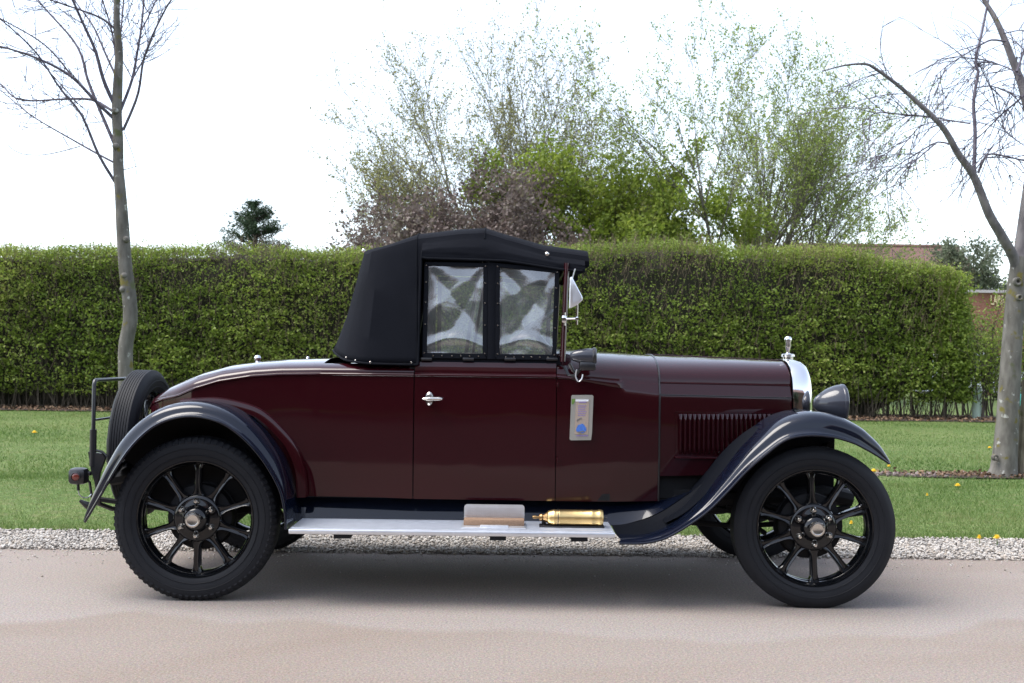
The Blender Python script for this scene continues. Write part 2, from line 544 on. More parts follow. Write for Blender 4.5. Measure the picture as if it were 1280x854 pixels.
LAWN = mat_lawn(); ROAD = mat_road()
GRAVELB = mat_plain("grit_between_stones", (0.160, 0.144, 0.128), .95, var=.5, scale=90, bump=.8, bscale=160)
SOIL = mat_plain("dark_leafy_soil", (.045, .030, .022), .95, var=.6, scale=22, bump=1.0, bscale=60)

LE0, LE1 = G(0, 664), G(1280, 676)      # lawn edge along the gravel
RE0, RE1 = G(0, 686.5), G(1280, 701)    # road edge along the gravel
def edge_y(a, b, x): return a.y + (b.y - a.y) * (x - a.x) / (b.x - a.x)


def sheet(name, x0, x1, fy0, fy1, z, mat, nx=60, wob=0.0, seed=0):
    rows = []
    for i in range(nx + 1):
        x = x0 + (x1 - x0) * i / nx
        a = fy0(x) + wob * mnoise.noise(Vector((x * 2.3, seed, 0)))
        rows.append([(x, a, z), (x, fy1(x), z)])
    mb = MB(); mb.grid(rows)
    o = mb.build(name, mat, None, False)
    for pgn in o.data.polygons:
        pass
    return tag(o, kind='structure')


mb = MB()
R_ = 900.0
mb.grid([[(-R_, -R_, -.03), (R_, -R_, -.03)], [(-R_, R_, -.03), (R_, R_, -.03)]])
tag(mb.build("ground", LAWN, None, False), kind='structure')
road = sheet("road", -30, 30, lambda x: -2.7, lambda x: edge_y(RE0, RE1, x) + .02, 0.0, ROAD, 60)
DARKGR = mat_plain("dark_ground_for_reflections", (.050, .040, .036), .9, var=.3, scale=40, bump=.5, bscale=300)
sheet("added_dark_ground", -30, 30, lambda x: -12.5, lambda x: -2.65, -.008, DARKGR, 20)  # added unseen ground, kept dark so the coachwork mirrors less light
strip = sheet("gravel_strip", -30, 30, lambda x: edge_y(RE0, RE1, x) - .03, lambda x: edge_y(LE0, LE1, x) + .08, -.006, GRAVELB, 60)

# gently uneven lawn
nx, ny = 150, 120
rows = []
for j in range(ny + 1):
    row = []
    for i in range(nx + 1):
        x = -26 + 52 * i / nx
        y0 = edge_y(LE0, LE1, x) + .02 * mnoise.noise(Vector((x * 3, 0, 0)))
        t = j / ny
        y = y0 + (48 - y0) * t ** 1.6
        z = .012 + .02 * mnoise.noise(Vector((x * .5, y * .5, 3))) * min(1, t * 12) + .006 * min(1, t * 40)
        row.append((x, y, z))
    rows.append(row)
mb = MB(); mb.grid(rows)
tag(mb.build("lawn", LAWN, None, True, merge=False), kind='structure')


def lawn_z(x, y):
    y0 = edge_y(LE0, LE1, x)
    t = max(0, (y - y0) / (48 - y0)) ** (1 / 1.6)
    return .012 + .02 * mnoise.noise(Vector((x * .5, y * .5, 3))) * min(1, t * 12) + .006 * min(1, t * 40)


# grass blades, thickest where the lawn is nearest
def blades(n, x0, x1, y0f, y1, h, w, dens_pow=1.0):
    X = rng.uniform(x0, x1, n)
    T = rng.uniform(0, 1, n) ** dens_pow
    Y0 = LE0.y + (LE1.y - LE0.y) * (X - LE0.x) / (LE1.x - LE0.x) + y0f + rng.normal(0, .018, n)
    Y = Y0 + T * (y1 - Y0)
    X *= (Y + DIST) / (Y0.mean() + DIST)
    H = h * rng.uniform(.5, 1.4, n); A = rng.uniform(0, PI, n)
    lean = rng.normal(0, .5, (n, 2)) * H[:, None]
    B = np.stack([X, Y, np.full(n, .012)], 1)
    dx = np.stack([np.cos(A), np.sin(A), np.zeros(n)], 1) * (w * rng.uniform(.6, 1.3, n))[:, None]
    top = B + np.stack([lean[:, 0], lean[:, 1], H], 1)
    V = np.concatenate([B - dx, B + dx, top], 1).reshape(-1, 3)
    F = np.arange(3 * n).reshape(-1, 3)
    return V, F


GRASSM = mat_leaf("grass_blade", [(0.056, 0.108, 0.024), (0.104, 0.180, 0.040), (0.168, 0.232, 0.068), (0.240, 0.232, 0.104)], .4, .6, .6)
V1, F1 = blades(150000, -5.2, 5.2, .0, 4.8, .026, .0028, 1.3)
V2, F2 = blades(110000, -4.6, 4.6, 2.6, 15.0, .030, .0055, 1.1)
me = np_mesh("grass", np.concatenate([V1, V2]), np.concatenate([F1, F2 + len(V1)]), GRASSM)
tag(link("grass", me), "short mown green grass of the lawn behind the gravel strip", "grass", kind='stuff')


# loose stones of the gravel strip
def stones(name, n, sampler, smin, smax, mat, label, cat, zoff=0.0):
    phi = (1 + 5 ** .5) / 2
    ico = np.array([(-1, phi, 0), (1, phi, 0), (-1, -phi, 0), (1, -phi, 0), (0, -1, phi), (0, 1, phi), (0, -1, -phi), (0, 1, -phi), (phi, 0, -1), (phi, 0, 1), (-phi, 0, -1), (-phi, 0, 1)]) / 1.9
    fac = np.array([(0, 11, 5), (0, 5, 1), (0, 1, 7), (0, 7, 10), (0, 10, 11), (1, 5, 9), (5, 11, 4), (11, 10, 2), (10, 7, 6), (7, 1, 8), (3, 9, 4), (3, 4, 2), (3, 2, 6), (3, 6, 8), (3, 8, 9), (4, 9, 5), (2, 4, 11), (6, 2, 10), (8, 6, 7), (9, 8, 1)])
    P = sampler(n)
    S = rng.uniform(smin, smax, n)[:, None] * rng.uniform(.6, 1.25, (n, 3)) * np.array([1, 1, .7])
    V = ico[None] * (1 + rng.normal(0, .12, (n, 12, 1))) * S[:, None, :]
    a = rng.uniform(0, 2 * PI, n); ca, sa = np.cos(a), np.sin(a)
    x = V[:, :, 0] * ca[:, None] - V[:, :, 1] * sa[:, None]; y = V[:, :, 0] * sa[:, None] + V[:, :, 1] * ca[:, None]
    b = rng.normal(0, .5, n); cb, sb = np.cos(b), np.sin(b)
    y2 = y * cb[:, None] - V[:, :, 2] * sb[:, None]; z2 = y * sb[:, None] + V[:, :, 2] * cb[:, None]
    V = np.stack([x, y2, z2], 2) + P[:, None, :]
    F = fac[None] + (np.arange(n) * 12)[:, None, None]
    return tag(link(name, np_mesh(name, V.reshape(-1, 3), F.reshape(-1, 3), mat)), label, cat, kind='stuff')


STONE = mat_leaf("gravel_stones", [(.13, .11, .09), (.28, .255, .23), (.46, .44, .41), (.34, .29, .24), (.60, .59, .56)], 0, .8, 3.0)
def gs(n):
    X = rng.uniform(-4.1, 4.1, n)
    a = RE0.y + (RE1.y - RE0.y) * (X - RE0.x) / (RE1.x - RE0.x); b = LE0.y + (LE1.y - LE0.y) * (X - LE0.x) / (LE1.x - LE0.x)
    T = rng.uniform(-.01, 1.02, n)
    return np.stack([X, a + (b - a) * T, rng.uniform(.0, .016, n)], 1)
stones("gravel", 36000, gs, .0045, .0105, STONE, "strip of pale loose gravel stones between road and lawn", "gravel")

def grit(n):
    X = rng.uniform(-4.1, 4.1, n)
    a = RE0.y + (RE1.y - RE0.y) * (X - RE0.x) / (RE1.x - RE0.x)
    return np.stack([X, a - .01 - np.abs(rng.exponential(.16, n)), rng.uniform(.0, .003, n)], 1)
stones("loose_grit", 900, grit, .002, .0065, STONE, "loose bits of gravel strayed from the strip onto the road", "gravel")

# soil bed under the hedge and around the tree at the right
def ellipse_bed(name, cx, cy, rx, ry, label, seed):
    mb = MB(); ring = []
    for k in range(72):
        a = 2 * PI * k / 72
        q = 1 + .16 * mnoise.noise(Vector((math.cos(a) * 2, math.sin(a) * 2, seed))) + .06 * mnoise.noise(Vector((math.cos(a) * 9, math.sin(a) * 9, seed)))
        ring.append((cx + rx * q * math.cos(a), cy + ry * q * math.sin(a)))
    rows = [[(cx + (x - cx) * s, cy + (y - cy) * s, .028 + .018 * (1 - s)) for x, y in ring] for s in (1, .8, .5, .02)]
    mb.grid(rows, True)
    return tag(mb.build(name, SOIL, None, True), label, "soil", kind='structure')
TB = G(1262, 599)
ellipse_bed("tree_soil", TB.x - .25, TB.y + .02, 1.15, .22, None, 4)
HY = 15.55       # front face of the hedge
mb = MB(); rows = []
for i in range(81):
    x = -13 + 22.6 * i / 80
    rows.append([(x, HY - .55 + .12 * mnoise.noise(Vector((x * 1.3, 0, 9))), .034), (x, HY + 1.6, .05)])
mb.grid(rows)
tag(mb.build("hedge_soil", SOIL, None, False), kind='structure')
LITTER = mat_leaf("dry_leaf_litter", [(.03, .018, .012), (.10, .055, .03), (.20, .13, .08), (.28, .21, .14)], 0, .9, 2.0)


def leaf_quads(C, size, flat=.0, aspect=.62, axis=None):
    """one small pointed leaf (a bent diamond, two triangles worth) per centre"""
    n = len(C)
    N = rng.normal(0, 1, (n, 3)); N[:, 2] += np.sign(rng.uniform(-.2, 1, n)) * flat
    N /= np.linalg.norm(N, axis=1)[:, None]
    A = rng.normal(0, 1, (n, 3))
    if axis is not None: A = A * .6 + axis
    A -= N * (A * N).sum(1)[:, None]; A /= np.linalg.norm(A, axis=1)[:, None]
    B = np.cross(N, A)
    s = size * rng.uniform(.6, 1.3, n)
    a = A * s[:, None]; b = B * (s * aspect * .5)[:, None]
    V = np.stack([C - a * .5, C + b, C + a * .5, C - b], 1).reshape(-1, 3)
    return V, np.arange(4 * n).reshape(-1, 4)


def merge(*vf):
    V, F, k = [], [], 0
    for v, f in vf:
        V.append(v); F.append(f + k); k += len(v)
    return np.concatenate(V), np.concatenate(F)


n = 9000
C = np.stack([rng.uniform(-12, 9.2, n), HY + rng.uniform(-.6, 1.0, n), rng.uniform(.03, .09, n)], 1)
C2n = 900
C2 = np.stack([TB.x - .25 + rng.normal(0, .5, C2n), TB.y + rng.normal(0, .10, C2n), rng.uniform(.04, .06, C2n)], 1)
tag(link("leaf_litter", np_mesh("leaf_litter", *merge(leaf_quads(C, .06, 1.5), leaf_quads(C2, .035, 1.5)), LITTER)), "brown dry leaf litter on the soil under the hedge", "leaf litter", kind='stuff')
SOILST = mat_leaf("soil_stones", [(.06, .045, .035), (.16, .12, .11), (.30, .26, .25)], 0, .9, 3.0)
stones("soil_clods", 420, lambda k: np.stack([TB.x - .25 + rng.uniform(-1.1, 1.1, k), TB.y + rng.normal(0, .09, k), rng.uniform(.030, .042, k)], 1), .008, .026, SOILST,
       "pinkish stones and clods on the soil round the tree", "stones")

# ---------------------------------------------------------------- the vintage car
YC = .60                                   # centre line of the car
car = empty("vintage_car", (0, YC, 0), "dark maroon vintage two-seater with black hood, black mudguards and black ten-spoke wheels", "car")


def mirror(mb):
    n = len(mb.v)
    m2 = MB(); m2.v = [(x, 2 * YC - y, z) for x, y, z in mb.v]; m2.f = [tuple(reversed(f)) for f in mb.f]
    return m2


def both(name, mb, mat, parent=None, smooth=True, deg=38, each=False):
    """a part on the near side and its twin on the far side"""
    if each:
        build_each(mb, name, mat, parent or car, smooth, deg); build_each(mirror(mb), name, mat, parent or car, smooth, deg)
        return None
    a = mb.build(name, mat, parent or car, smooth, deg)
    b = mirror(mb).build(name, mat, parent or car, smooth, deg)
    return a, b


# ---- coachwork sections: X, half width, z bottom, z side top, z hinge line, inset of the bevel, z crown
def lerp_table(tab, x):
    if x <= tab[0][0]: return list(tab[0])
    for a, b in zip(tab, tab[1:]):
        if x <= b[0]:
            t = (x - a[0]) / (b[0] - a[0]); t2 = t
            return [x] + [p + (q - p) * t2 for p, q in zip(a[1:], b[1:])]
    return list(tab[-1])


TAB = [(-1.748, .10, .44, .60, .61, .01, .66),
       (-1.742, .17, .44, .74, .753, .009, .790),
       (-1.725, .235, .44, .795, .810, .008, .845),
       (-1.68, .315, .44, .835, .850, .008, .886),
       (-1.61, .380, .44, .858, .873, .008, .930),
       (-1.53, .432, .44, .874, .889, .008, .968),
       (-1.45, .458, .44, .908, .923, .008, .998),
       (-1.33, .47, .44, .945, .960, .008, 1.030),
       (-1.18, .482, .44, .970, .985, .008, 1.051),
       (-1.05, .49, .44, .980, .995, .008, 1.060),
       (-.87, .503, .44, .984, .999, .008, 1.066),
       (-.60, .512, .44, .985, 1.000, .008, 1.072),
       (-.43, .515, .435, .985, 1.000, .008, 1.075),
       (.20, .515, .433, .985, 1.000, .008, 1.125),
       (.30, .508, .432, .978, .993, .010, 1.122),
       (.45, .490, .430, .950, .980, .014, 1.113),
       (.675, .450, .430, .918, .968, .019, 1.100)]
TABB = [(.68, .452, .546, .918, .968, .019, 1.100),
        (1.0, .362, .546, .912, .963, .018, 1.090),
        (1.325, .268, .546, .905, .958, .016, 1.078)]


def section(x, tab, nside=12, narc=16, amax=PI / 2, tuck=.022, arcp=(.78, .92)):
    X, w, zb, zs, zh, ins, zt = lerp_table(tab, x)
    pts = []
    for i in range(nside + 1):
        t = i / nside
        z = zb + (zs - zb) * t
        y = w - tuck * (1 - t) ** 2.2 - .006 * t ** 3
        pts.append((y, z))
    # bead: half round moulding between side top and hinge line
    if ins < .015:
        for a in (30, 70, 110, 150):
            a = math.radians(a)
            pts.append((w - .006 + .007 * math.sin(a), zs + (zh - zs) * (.5 - .5 * math.cos(a))))
    else:
        for t in (.03, .3, .7, .97):
            pts.append((w - .006 - ins * t, zs + (zh - zs) * t))
    w2 = w - .006 - ins * 1.0 - .002
    for i in range(narc + 1):
        a = amax * i / narc
        pts.append((w2 * max(0, math.cos(a)) ** arcp[0], zh + .002 + (zt - zh - .002) * math.sin(a) ** arcp[1]))
    return X, pts


def coach(xs, tab, amax=PI / 2, **kw):
    rows = []
    for x in xs:
        X, pts = section(x, tab, amax=amax, **kw)
        rows.append([(X, YC - y, z) for y, z in pts])
    return rows


def lin(a, b, n): return [a + (b - a) * i / (n - 1) for i in range(n)]


# rear body: deck closed behind the hood, open in front of it
SEAM1, SEAM2 = -.4375, .2030
mb = MB()
rows = coach([-1.748, -1.745, -1.742, -1.735, -1.725, -1.71, -1.695] + lin(-1.68, -.86, 42), TAB)
mb.grid(rows)
rows2 = coach(lin(-.86, SEAM1 - .003, 14), TAB, amax=math.radians(34))
mb.grid(rows2)
for r in (rows2,):      # rolled inner lip
    mb.grid([[row[-1], (row[-1][0], row[-1][1] + .02, row[-1][2] - .004), (row[-1][0], row[-1][1] + .022, .80)] for row in r])
full = MB(); full.v, full.f = list(mb.v), list(mb.f)
m2 = mirror(mb); full.add(m2.v, m2.f)
end = coach([-1.748], TAB)[0]
full.add(end + [(x, 2 * YC - y, z) for x, y, z in reversed(end)], [tuple(range(2 * len(end)))])
# the step where the deck ends under the hood
dk = coach([-.861], TAB)[0]
full.build("rear_body", MAROON, car)
# doors: side only, flat top
def door_rows(x0, x1, zt=1.054):
    rows = []
    for x in lin(x0, x1, 12):
        X, pts = section(x, TAB, amax=.01)
        w = pts[12][0]
        pts = pts[:17] + [(w - .010, 1.004), (w - .013, 1.03), (w - .016, zt - .008), (w - .020, zt - .001), (w - .028, zt), (w - .045, zt - .002), (w - .048, zt - .05), (w - .05, .7), (w - .05, .46)]
        rows.append([(X, YC - y, z) for y, z in pts])
    return rows
mb = MB(); r = door_rows(SEAM1 + .002, SEAM2 - .002)
mb.grid(r)
for row in (r[0], r[-1]):
    mb.f.append(tuple(range(len(mb.v), len(mb.v) + len(row)))); mb.v += row
doors = both("door", mb, MAROON)
# scuttle
full = MB(); rows = coach(lin(SEAM2 + .002, .673, 26), TAB)
mb = MB(); mb.grid(rows); full.add(mb.v, mb.f); m2 = mirror(mb); full.add(m2.v, m2.f)
full.build("scuttle", MAROON, car)
# black strip and fine line between scuttle and bonnet
mb = MB(); a = section(.672, TAB)[1]
for s in (1, -1):
    pts = [(.6765, YC - s * (y + .001), z + .0005) for y, z in a]
    mb.tube(pts, .0042, 6)
mb.build("bonnet_seam_strip", BLACKS, car)
# bonnet: a top panel and a side panel each side
bx = lin(.681, 1.327, 30)
rows = coach(bx, TABB, tuck=.006, arcp=(.80, .95))
k = 13 + 4
side = MB(); side.grid([r_[:13] for r_ in rows]); side.grid([r_[12:k] for r_ in rows])
top = MB(); top.grid([r_[k:] for r_ in rows]); m2 = mirror(top); top.add(m2.v, m2.f)
bonnet = empty("bonnet", (0, 0, 0), parent=car)
both("side_panel", side, MAROON, bonnet)
top.build("top_panel", MAROON, bonnet)
hin = MB()
for s in (1, -1):
    hin.tube([(r_[k][0], YC + s * (r_[k][1] - YC) * 1.0, r_[k][2] - .001) for r_ in rows], .0035, 6)
hin.tube([(r_[-1][0], YC, r_[-1][2] + .001) for r_ in rows], .0035, 6)
hin.build("hinge_line", MAROON, bonnet)
both("side_line", MB().tube([(r_[12][0], r_[12][1] - .001, r_[12][2] - .002) for r_ in rows], .0022, 6), BLACKS, bonnet)


def bonnet_pt(px, py, off=0.0):
    """where the photo's pixel meets the tapering side of the bonnet"""
    y = .2
    for _ in range(12):
        p = W(px, py, y); w = lerp_table(TABB, p.x)[1] - .004; y = YC - w
    return W(px, py, y - off)


# louvres: pressed, rounded at the top, open towards the rear
mb = MB()
frame_pts = [bonnet_pt(843.5, 515, .001), bonnet_pt(977, 517, .001), bonnet_pt(977, 573, .001), bonnet_pt(843.5, 571.5, .001)]
for i in range(22):
    px = 850 + i * 5.82
    a, b = bonnet_pt(px, 517.5), bonnet_pt(px, 568.5)
    nrm = Vector((.27, -.96, 0)); nrm.normalize(); tng = Vector((.96, .27, 0))
    rows = []
    for j in range(13):
        t = j / 12; p = a + (b - a) * t
        e = min(1, math.sin(min(t, 1 - t, .09) / .09 * PI / 2))
        rr = .0115 * e
        rows.append([p + tng * .014 + nrm * .0005] + [p + tng * (.014 - .021 * s) + nrm * (.0005 + rr * math.sin(s * PI * .62)) for s in (.2, .4, .6, .8, 1.0)] + [p - tng * .004 + nrm * (.0005 + rr * .2)])
    mb.grid(rows)
mb.tube([frame_pts[0], frame_pts[1]], .0018, 6); mb.tube([frame_pts[0], frame_pts[3]], .0018, 6)
lv = both("louvre_panel", mb, MAROON, bonnet)
mb = MB(); p, q = frame_pts[3], frame_pts[2]
nrm = Vector((.27, -.96, 0)).normalized()
mb.grid([[p + Vector((0, 0, .004)), q + Vector((0, 0, .004))], [p + nrm * .010 + Vector((0, 0, -.001)), q + nrm * .010 + Vector((0, 0, -.001))], [p + nrm * .010 + Vector((0, 0, -.006)), q + nrm * .010 + Vector((0, 0, -.006))], [p + Vector((0, 0, -.008)), q + Vector((0, 0, -.008))]])
both("louvre_ledge", mb, MAROON, bonnet)
mb = MB(); c = bonnet_pt(909, 567.5, .012)
mb.box(c, (.014, .012, .018), None, .004); mb.tube([c + Vector((-.012, 0, -.008)), c + Vector((.012, -.004, .010))], .004, 8)
both("bonnet_catch", mb, CHROME, bonnet)

# radiator: plated shell, rounded shoulders, dark core, cap and mascot
rad = empty("radiator", (0, 0, 0), parent=car)
def shell_outline(n=48, w=.262, ztop=1.086, zbot=.56, p=3.2, dy=0.0):
    pts = []
    for i in range(n + 1):
        a = PI * i / n
        cy = math.copysign(abs(math.cos(a)) ** (2 / p), math.cos(a)); sz = abs(math.sin(a)) ** (2 / p)
        pts.append((YC - w * cy, .83 + (ztop - .83) * sz))
    return [(YC - w, zbot)] + pts + [(YC + w, zbot)]
rows = []
for X, dw, dz in ((1.330, .006, .004), (1.331, .009, .007), (1.345, .010, .009), (1.375, .009, .007), (1.400, .003, .0), (1.418, -.008, -.011), (1.428, -.022, -.026), (1.430, -.034, -.038), (1.424, -.042, -.046), (1.405, -.044, -.048)):
    rows.append([(X + .0 * (z - .83), y, z) for y, z in shell_outline(w=.262 + dw, ztop=1.080 + dz)])
mb = MB(); mb.grid(rows)
mb.build("shell", CHROME, rad, deg=60)
mb = MB()
core = [(1.404, y, z) for y, z in shell_outline(w=.225, ztop=1.04)]
mb.add(core, [tuple(range(len(core)))])
for i in range(26): mb.box((1.409, YC - .21 + .42 * i / 25, .80), (.006, .003, .44))
mb.build("core", UNDER, rad, False)
mb = MB(); CX = 1.372
mb.lathe([(.0, .118), (.010, .117), (.017, .110), (.019, .098), (.014, .086), (.0165, .072), (.012, .056), (.009, .046), (.008, .036), (.014, .032), (.020, .029)], Matrix.Translation((CX, YC, 1.082)) @ Matrix.Rotation(-PI / 2, 4, 'X'), 20)
mb.build("mascot", CHROME, rad)
mb = MB()
mb.lathe([(.0, .030), (.026, .029), (.033, .025), (.034, .016), (.030, .013), (.026, .012), (.026, -.01)], Matrix.Translation((CX, YC, 1.084)) @ Matrix.Rotation(-PI / 2, 4, 'X'), 24)
mb.build("cap", NICKEL, rad)

# ---- chassis and everything dark beneath
mb = MB()
for s in (-1, 1):
    y = YC + s * .36
    mb.tube([(-1.85, y, .50), (-1.5, y, .56), (-1.1, y, .50), (-.7, y, .43), (.7, y, .43), (1.1, y, .44), (1.45, y, .47), (1.58, y, .44)], .038, 8)
    mb.box((0, YC + s * .36, .43), (1.9, .06, .10))
    for x0, sp in ((-1.385, .50), (1.325, .42)):    # leaf springs
        for q in range(4):
            mb.tube([(x0 - sp + q * .09, y + s * .02, .40 + q * .004), (x0, y + s * .02, .335 - q * .0 + q * .012), (x0 + sp - q * .09, y + s * .02, .40 + q * .004)], .012, 6)
mb.tube([(1.325, .06, .35), (1.325, .3, .32), (1.325, .9, .32), (1.325, 1.14, .35)], .024, 10)
mb.tube([(-1.385, .05, .36), (-1.385, 1.15, .36)], .034, 10)
mb.lathe([(.0, -.10), (.07, -.09), (.12, -.03), (.12, .03), (.07, .09), (.0, .10)], Matrix.Translation((-1.385, YC, .36)) @ Matrix.Rotation(PI / 2, 4, 'Z'), 18)
mb.tube([(-1.3, YC, .37), (.3, YC, .42)], .03, 8)
mb.box((.75, YC, .46), (.7, .34, .26), None, .05)
mb.tube([(.6, .95, .33), (-.2, .97, .31), (-1.9, .97, .33)], .024, 8)
mb.box((-.3, YC, .45), (1.5, .95, .03)); mb.box((-1.58, YC, .46), (.30, .55, .16), None, .03); mb.tube([(-1.5, YC, .55), (-1.84, YC, .60)], .04, 10)
mb.tube([(1.15, .12, .30), (1.15, 1.08, .30)], .012, 8)
mb.tube([(.55, .24, .34), (1.05, .25, .31), (1.32, .22, .33)], .012, 8)
mb.build("chassis", UNDER, car)
# inner lining that keeps the cabin dark
mb = MB()
for s in (1, -1):
    mb.grid([[(x, YC - s * (lerp_table(TAB, x)[1] - .062), z) for z in (.47, .75, 1.02)] for x in lin(-.9, .62, 12)])
mb.grid([[(-.9, YC - .42, .47), (-.9, YC + .42, .47)], [(-.9, YC - .42, 1.04), (-.9, YC + .42, 1.04)]])
mb.grid([[(.62, YC - .38, .47), (.62, YC + .38, .47)], [(.62, YC - .38, 1.03), (.62, YC + .38, 1.03)]])
for row in (rows2[3:4]): pass
mb.build("cabin_lining", LEATHER, car)
# black strips for the shade in the door gaps, dark frame below the bonnet
mb = MB()
for s in (1, -1):
    for x in (SEAM1, SEAM2):
        w = lerp_table(TAB, x)[1] - .032
        mb.box((x, YC - s * w, .74), (.05, .010, .58))
    mb.grid([[(x, YC - s * (lerp_table(TAB, min(x, .67))[1] - .04 - max(0, x - .675) * .27), z) for z in (.44, .60)] for x in lin(.21, 1.36, 20)])
build_each(mb, "gap_shade_and_frame", UNDER, car)
# seat, dashboard, steering wheel
mb = MB(); mb.box((-.52, YC, .72), (.16, .86, .56), None, .05); mb.box((-.28, YC, .60), (.42, .86, .18), None, .05)
mb.build("seat", LEATHER, car)
mb = MB(); mb.box((.20, YC, .99), (.03, .86, .16), None, .01); mb.build("dashboard", LEATHER, car)
sw = empty("steering_wheel", (0, 0, 0), parent=car)
c = Vector((.105, .33, 1.165)); ax = Vector((-.80, 0, .60)).normalized()
p_lo, p_hi = W(638, 430, .33), W(690, 389, .33)
c = (p_lo + p_hi) / 2; dvec = (p_hi - p_lo); rad_sw = dvec.length / 2; dvec.normalize(); yv = Vector((0, 1, 0)); ax = Vector((-dvec.z, 0, dvec.x)).normalized()
pts = [c + (dvec * math.cos(a) + yv * math.sin(a)) * rad_sw for a in [2 * PI * k / 40 for k in range(40)]]
mb = MB(); mb.tube(pts, .0125, 8, closed=True); mb.build("rim", BLACKS, sw)
mb = MB()
for k in range(4):
    a = PI / 4 + k * PI / 2; e = c + (dvec * math.cos(a) + yv * math.sin(a)) * rad_sw
    mb.tube([c - ax * .03, e], .007, 6)
col_end = c - ax * .35
mb.tube([c + ax * .02, c - ax * .04], .03, 12); mb.tube([c, col_end], .016, 8)
mb.build("column", BLACKS, sw)

# ---- mudguards
def slide(p, y):
    k = (y + DIST) / (p.y + DIST)
    return Vector((p.x * k, y, CAMZ + (p.z - CAMZ) * k))


def fender(name, crest, edge, y0, y1, yi, n=64, ridge=True, drop=.0):
    Cc = resample([W(px, py, y1) for px, py in crest], n)
    E = resample([W(px, py, y0) for px, py in edge], n)
    prof = [(0, 0), (.05, .016), (.12, .030), (.22, .039), (.36, .043), (.52, .046), (.66, .052), (.78, .062), (.87, .076), (.94, .096), (.98, .116), (1.0, (y1 - y0))]
    rows = []
    for i in range(n):
        tip = .22 + .78 * min(1, i / 15) ** .75; tip2 = .05 + .95 * min(1, i / 11) ** 1.3
        E[i] = slide(E[i], y1 + (y0 - y1) * tip)       # measured where the narrowed edge really is
        d = Cc[i] - E[i]
        row = []
        for u, dy in prof:
            row.append((E[i].x + d.x * u, y1 + (y0 + dy - y1) * tip, E[i].z + d.z * u))
        for t in (.12, .3, .55, .8, 1.0):
            row.append((Cc[i].x, y1 + (yi - y1) * t * tip2, Cc[i].z - drop * t * t))
        rows.append(row)
    mb = MB(); mb.grid(rows)
    # rolled wire edge
    o = both(name, mb, BLACKP, None, True, 50)
    eb = MB(); eb.tube([Vector((e.x, e.y + .002, e.z)) for e in E], .0055, 8)
    for ob, m in ((o[0], eb), (o[1], mirror(eb))): m.build("rolled_edge", BLACKP, ob)
    return o, Cc, E


FC = [(1112.6, 577.9), (1105, 565), (1098, 555), (1086, 543), (1073.6, 532.8), (1049, 520.5), (1020, 514.3), (991.6, 517), (967, 527.4), (942, 549), (926, 565.5), (901, 596), (877, 625), (852, 647.6), (827.6, 661.5), (803, 668.5), (774, 671.5)]
FE = [(1111.5, 579.5), (1102, 573), (1090, 565.6), (1077, 558.5), (1065, 553), (1041, 546.5), (1010, 544.5), (983, 550), (959, 567), (934, 588.5), (909.6, 614.5), (885, 639), (860, 657), (836, 671), (820, 676.5), (800, 679.5), (774, 679.5)]
(ff, FCp, FEp) = fender("front_mudguard", FC, FE, -.135, .0, .20)
RC = [(105, 651), (111, 633), (118.6, 615.5), (138, 577), (157.3, 546), (180.5, 522.8), (203.7, 509), (227, 502.7), (250, 501.5), (273, 505.4), (296.4, 515), (319.6, 532.4), (335, 550), (350.5, 573), (360, 600), (364, 631), (364.5, 658)]
RE = [(106, 652.5), (116, 636), (127, 617), (145.7, 584.6), (165, 557.5), (188, 536), (211, 524.7), (234.6, 520.5), (258, 522.7), (281, 531), (304, 548), (323.5, 569), (339, 592), (350.5, 615.5), (356, 642.5), (357, 655), (357, 662)]
(rf, RCp, REp) = fender("rear_mudguard", RC, RE, -.135, .0, .27)
# inner aprons
mb = MB()
rows = []
for i, p in enumerate(FCp):
    if p.x > 1.55: continue
    if p.x > 1.50: continue
    rows.append([(p.x, .20, p.z), (p.x - .0, .222, p.z - .05 if p.x > 1.0 else p.z - .01), (p.x, .235, max(.40, p.z - .40 if p.x > .9 else .40))])
mb.grid(rows)
both("front_apron", mb, FLANGE, None)
mb = MB(); rows = []
for i, p in enumerate(RCp):
    if p.x < -1.66: continue
    lo_ = float(np.interp(p.x, [-1.66, -1.60], [p.z - .03, .36]))
    rows.append([(p.x, .27, p.z), (p.x, .268, max(lo_, .36) if p.x < -1.5 else .40)])
mb.grid(rows)
both("rear_apron", mb, UNDER, None)
mb = MB(); rows = []
for i, p in enumerate(RCp):
    if p.x < -1.74: continue
    rows.append([(p.x, .098, p.z - .012), (p.x, .098, p.z * .5 + .5 * max(.40, float(np.interp(p.x, [-1.74, -1.62], [p.z - .05, .40])))), (p.x, .098, max(.40, float(np.interp(p.x, [-1.74, -1.62], [p.z - .05, .40]))))])
mb.grid(rows)
both("wheel_well", mb, UNDER, None)
# dark flange between front mudguard and bonnet
mb = MB(); rows = []
FL0 = [(985, 520), (967, 527), (942, 548), (920, 572), (901, 594), (880, 618), (855, 640), (832, 652)]
FL1 = [(975, 518), (952, 527), (924, 545), (900, 568), (884, 588), (868, 606), (846, 628), (822, 645)]
A = resample([W(x, y, .02) for x, y in FL0], 24); B = resample([W(x, y, .215) for x, y in FL1], 24)
for a, b in zip(A, B): rows.append([(a.x, .02, a.z - .006), ((a.x + b.x) / 2, .12, (a.z + b.z) / 2 + .002), (b.x, .215, b.z), (b.x + .02, .235, b.z - .10)])
mb.grid(rows); both("mudguard_flange", mb, FLANGE, None)
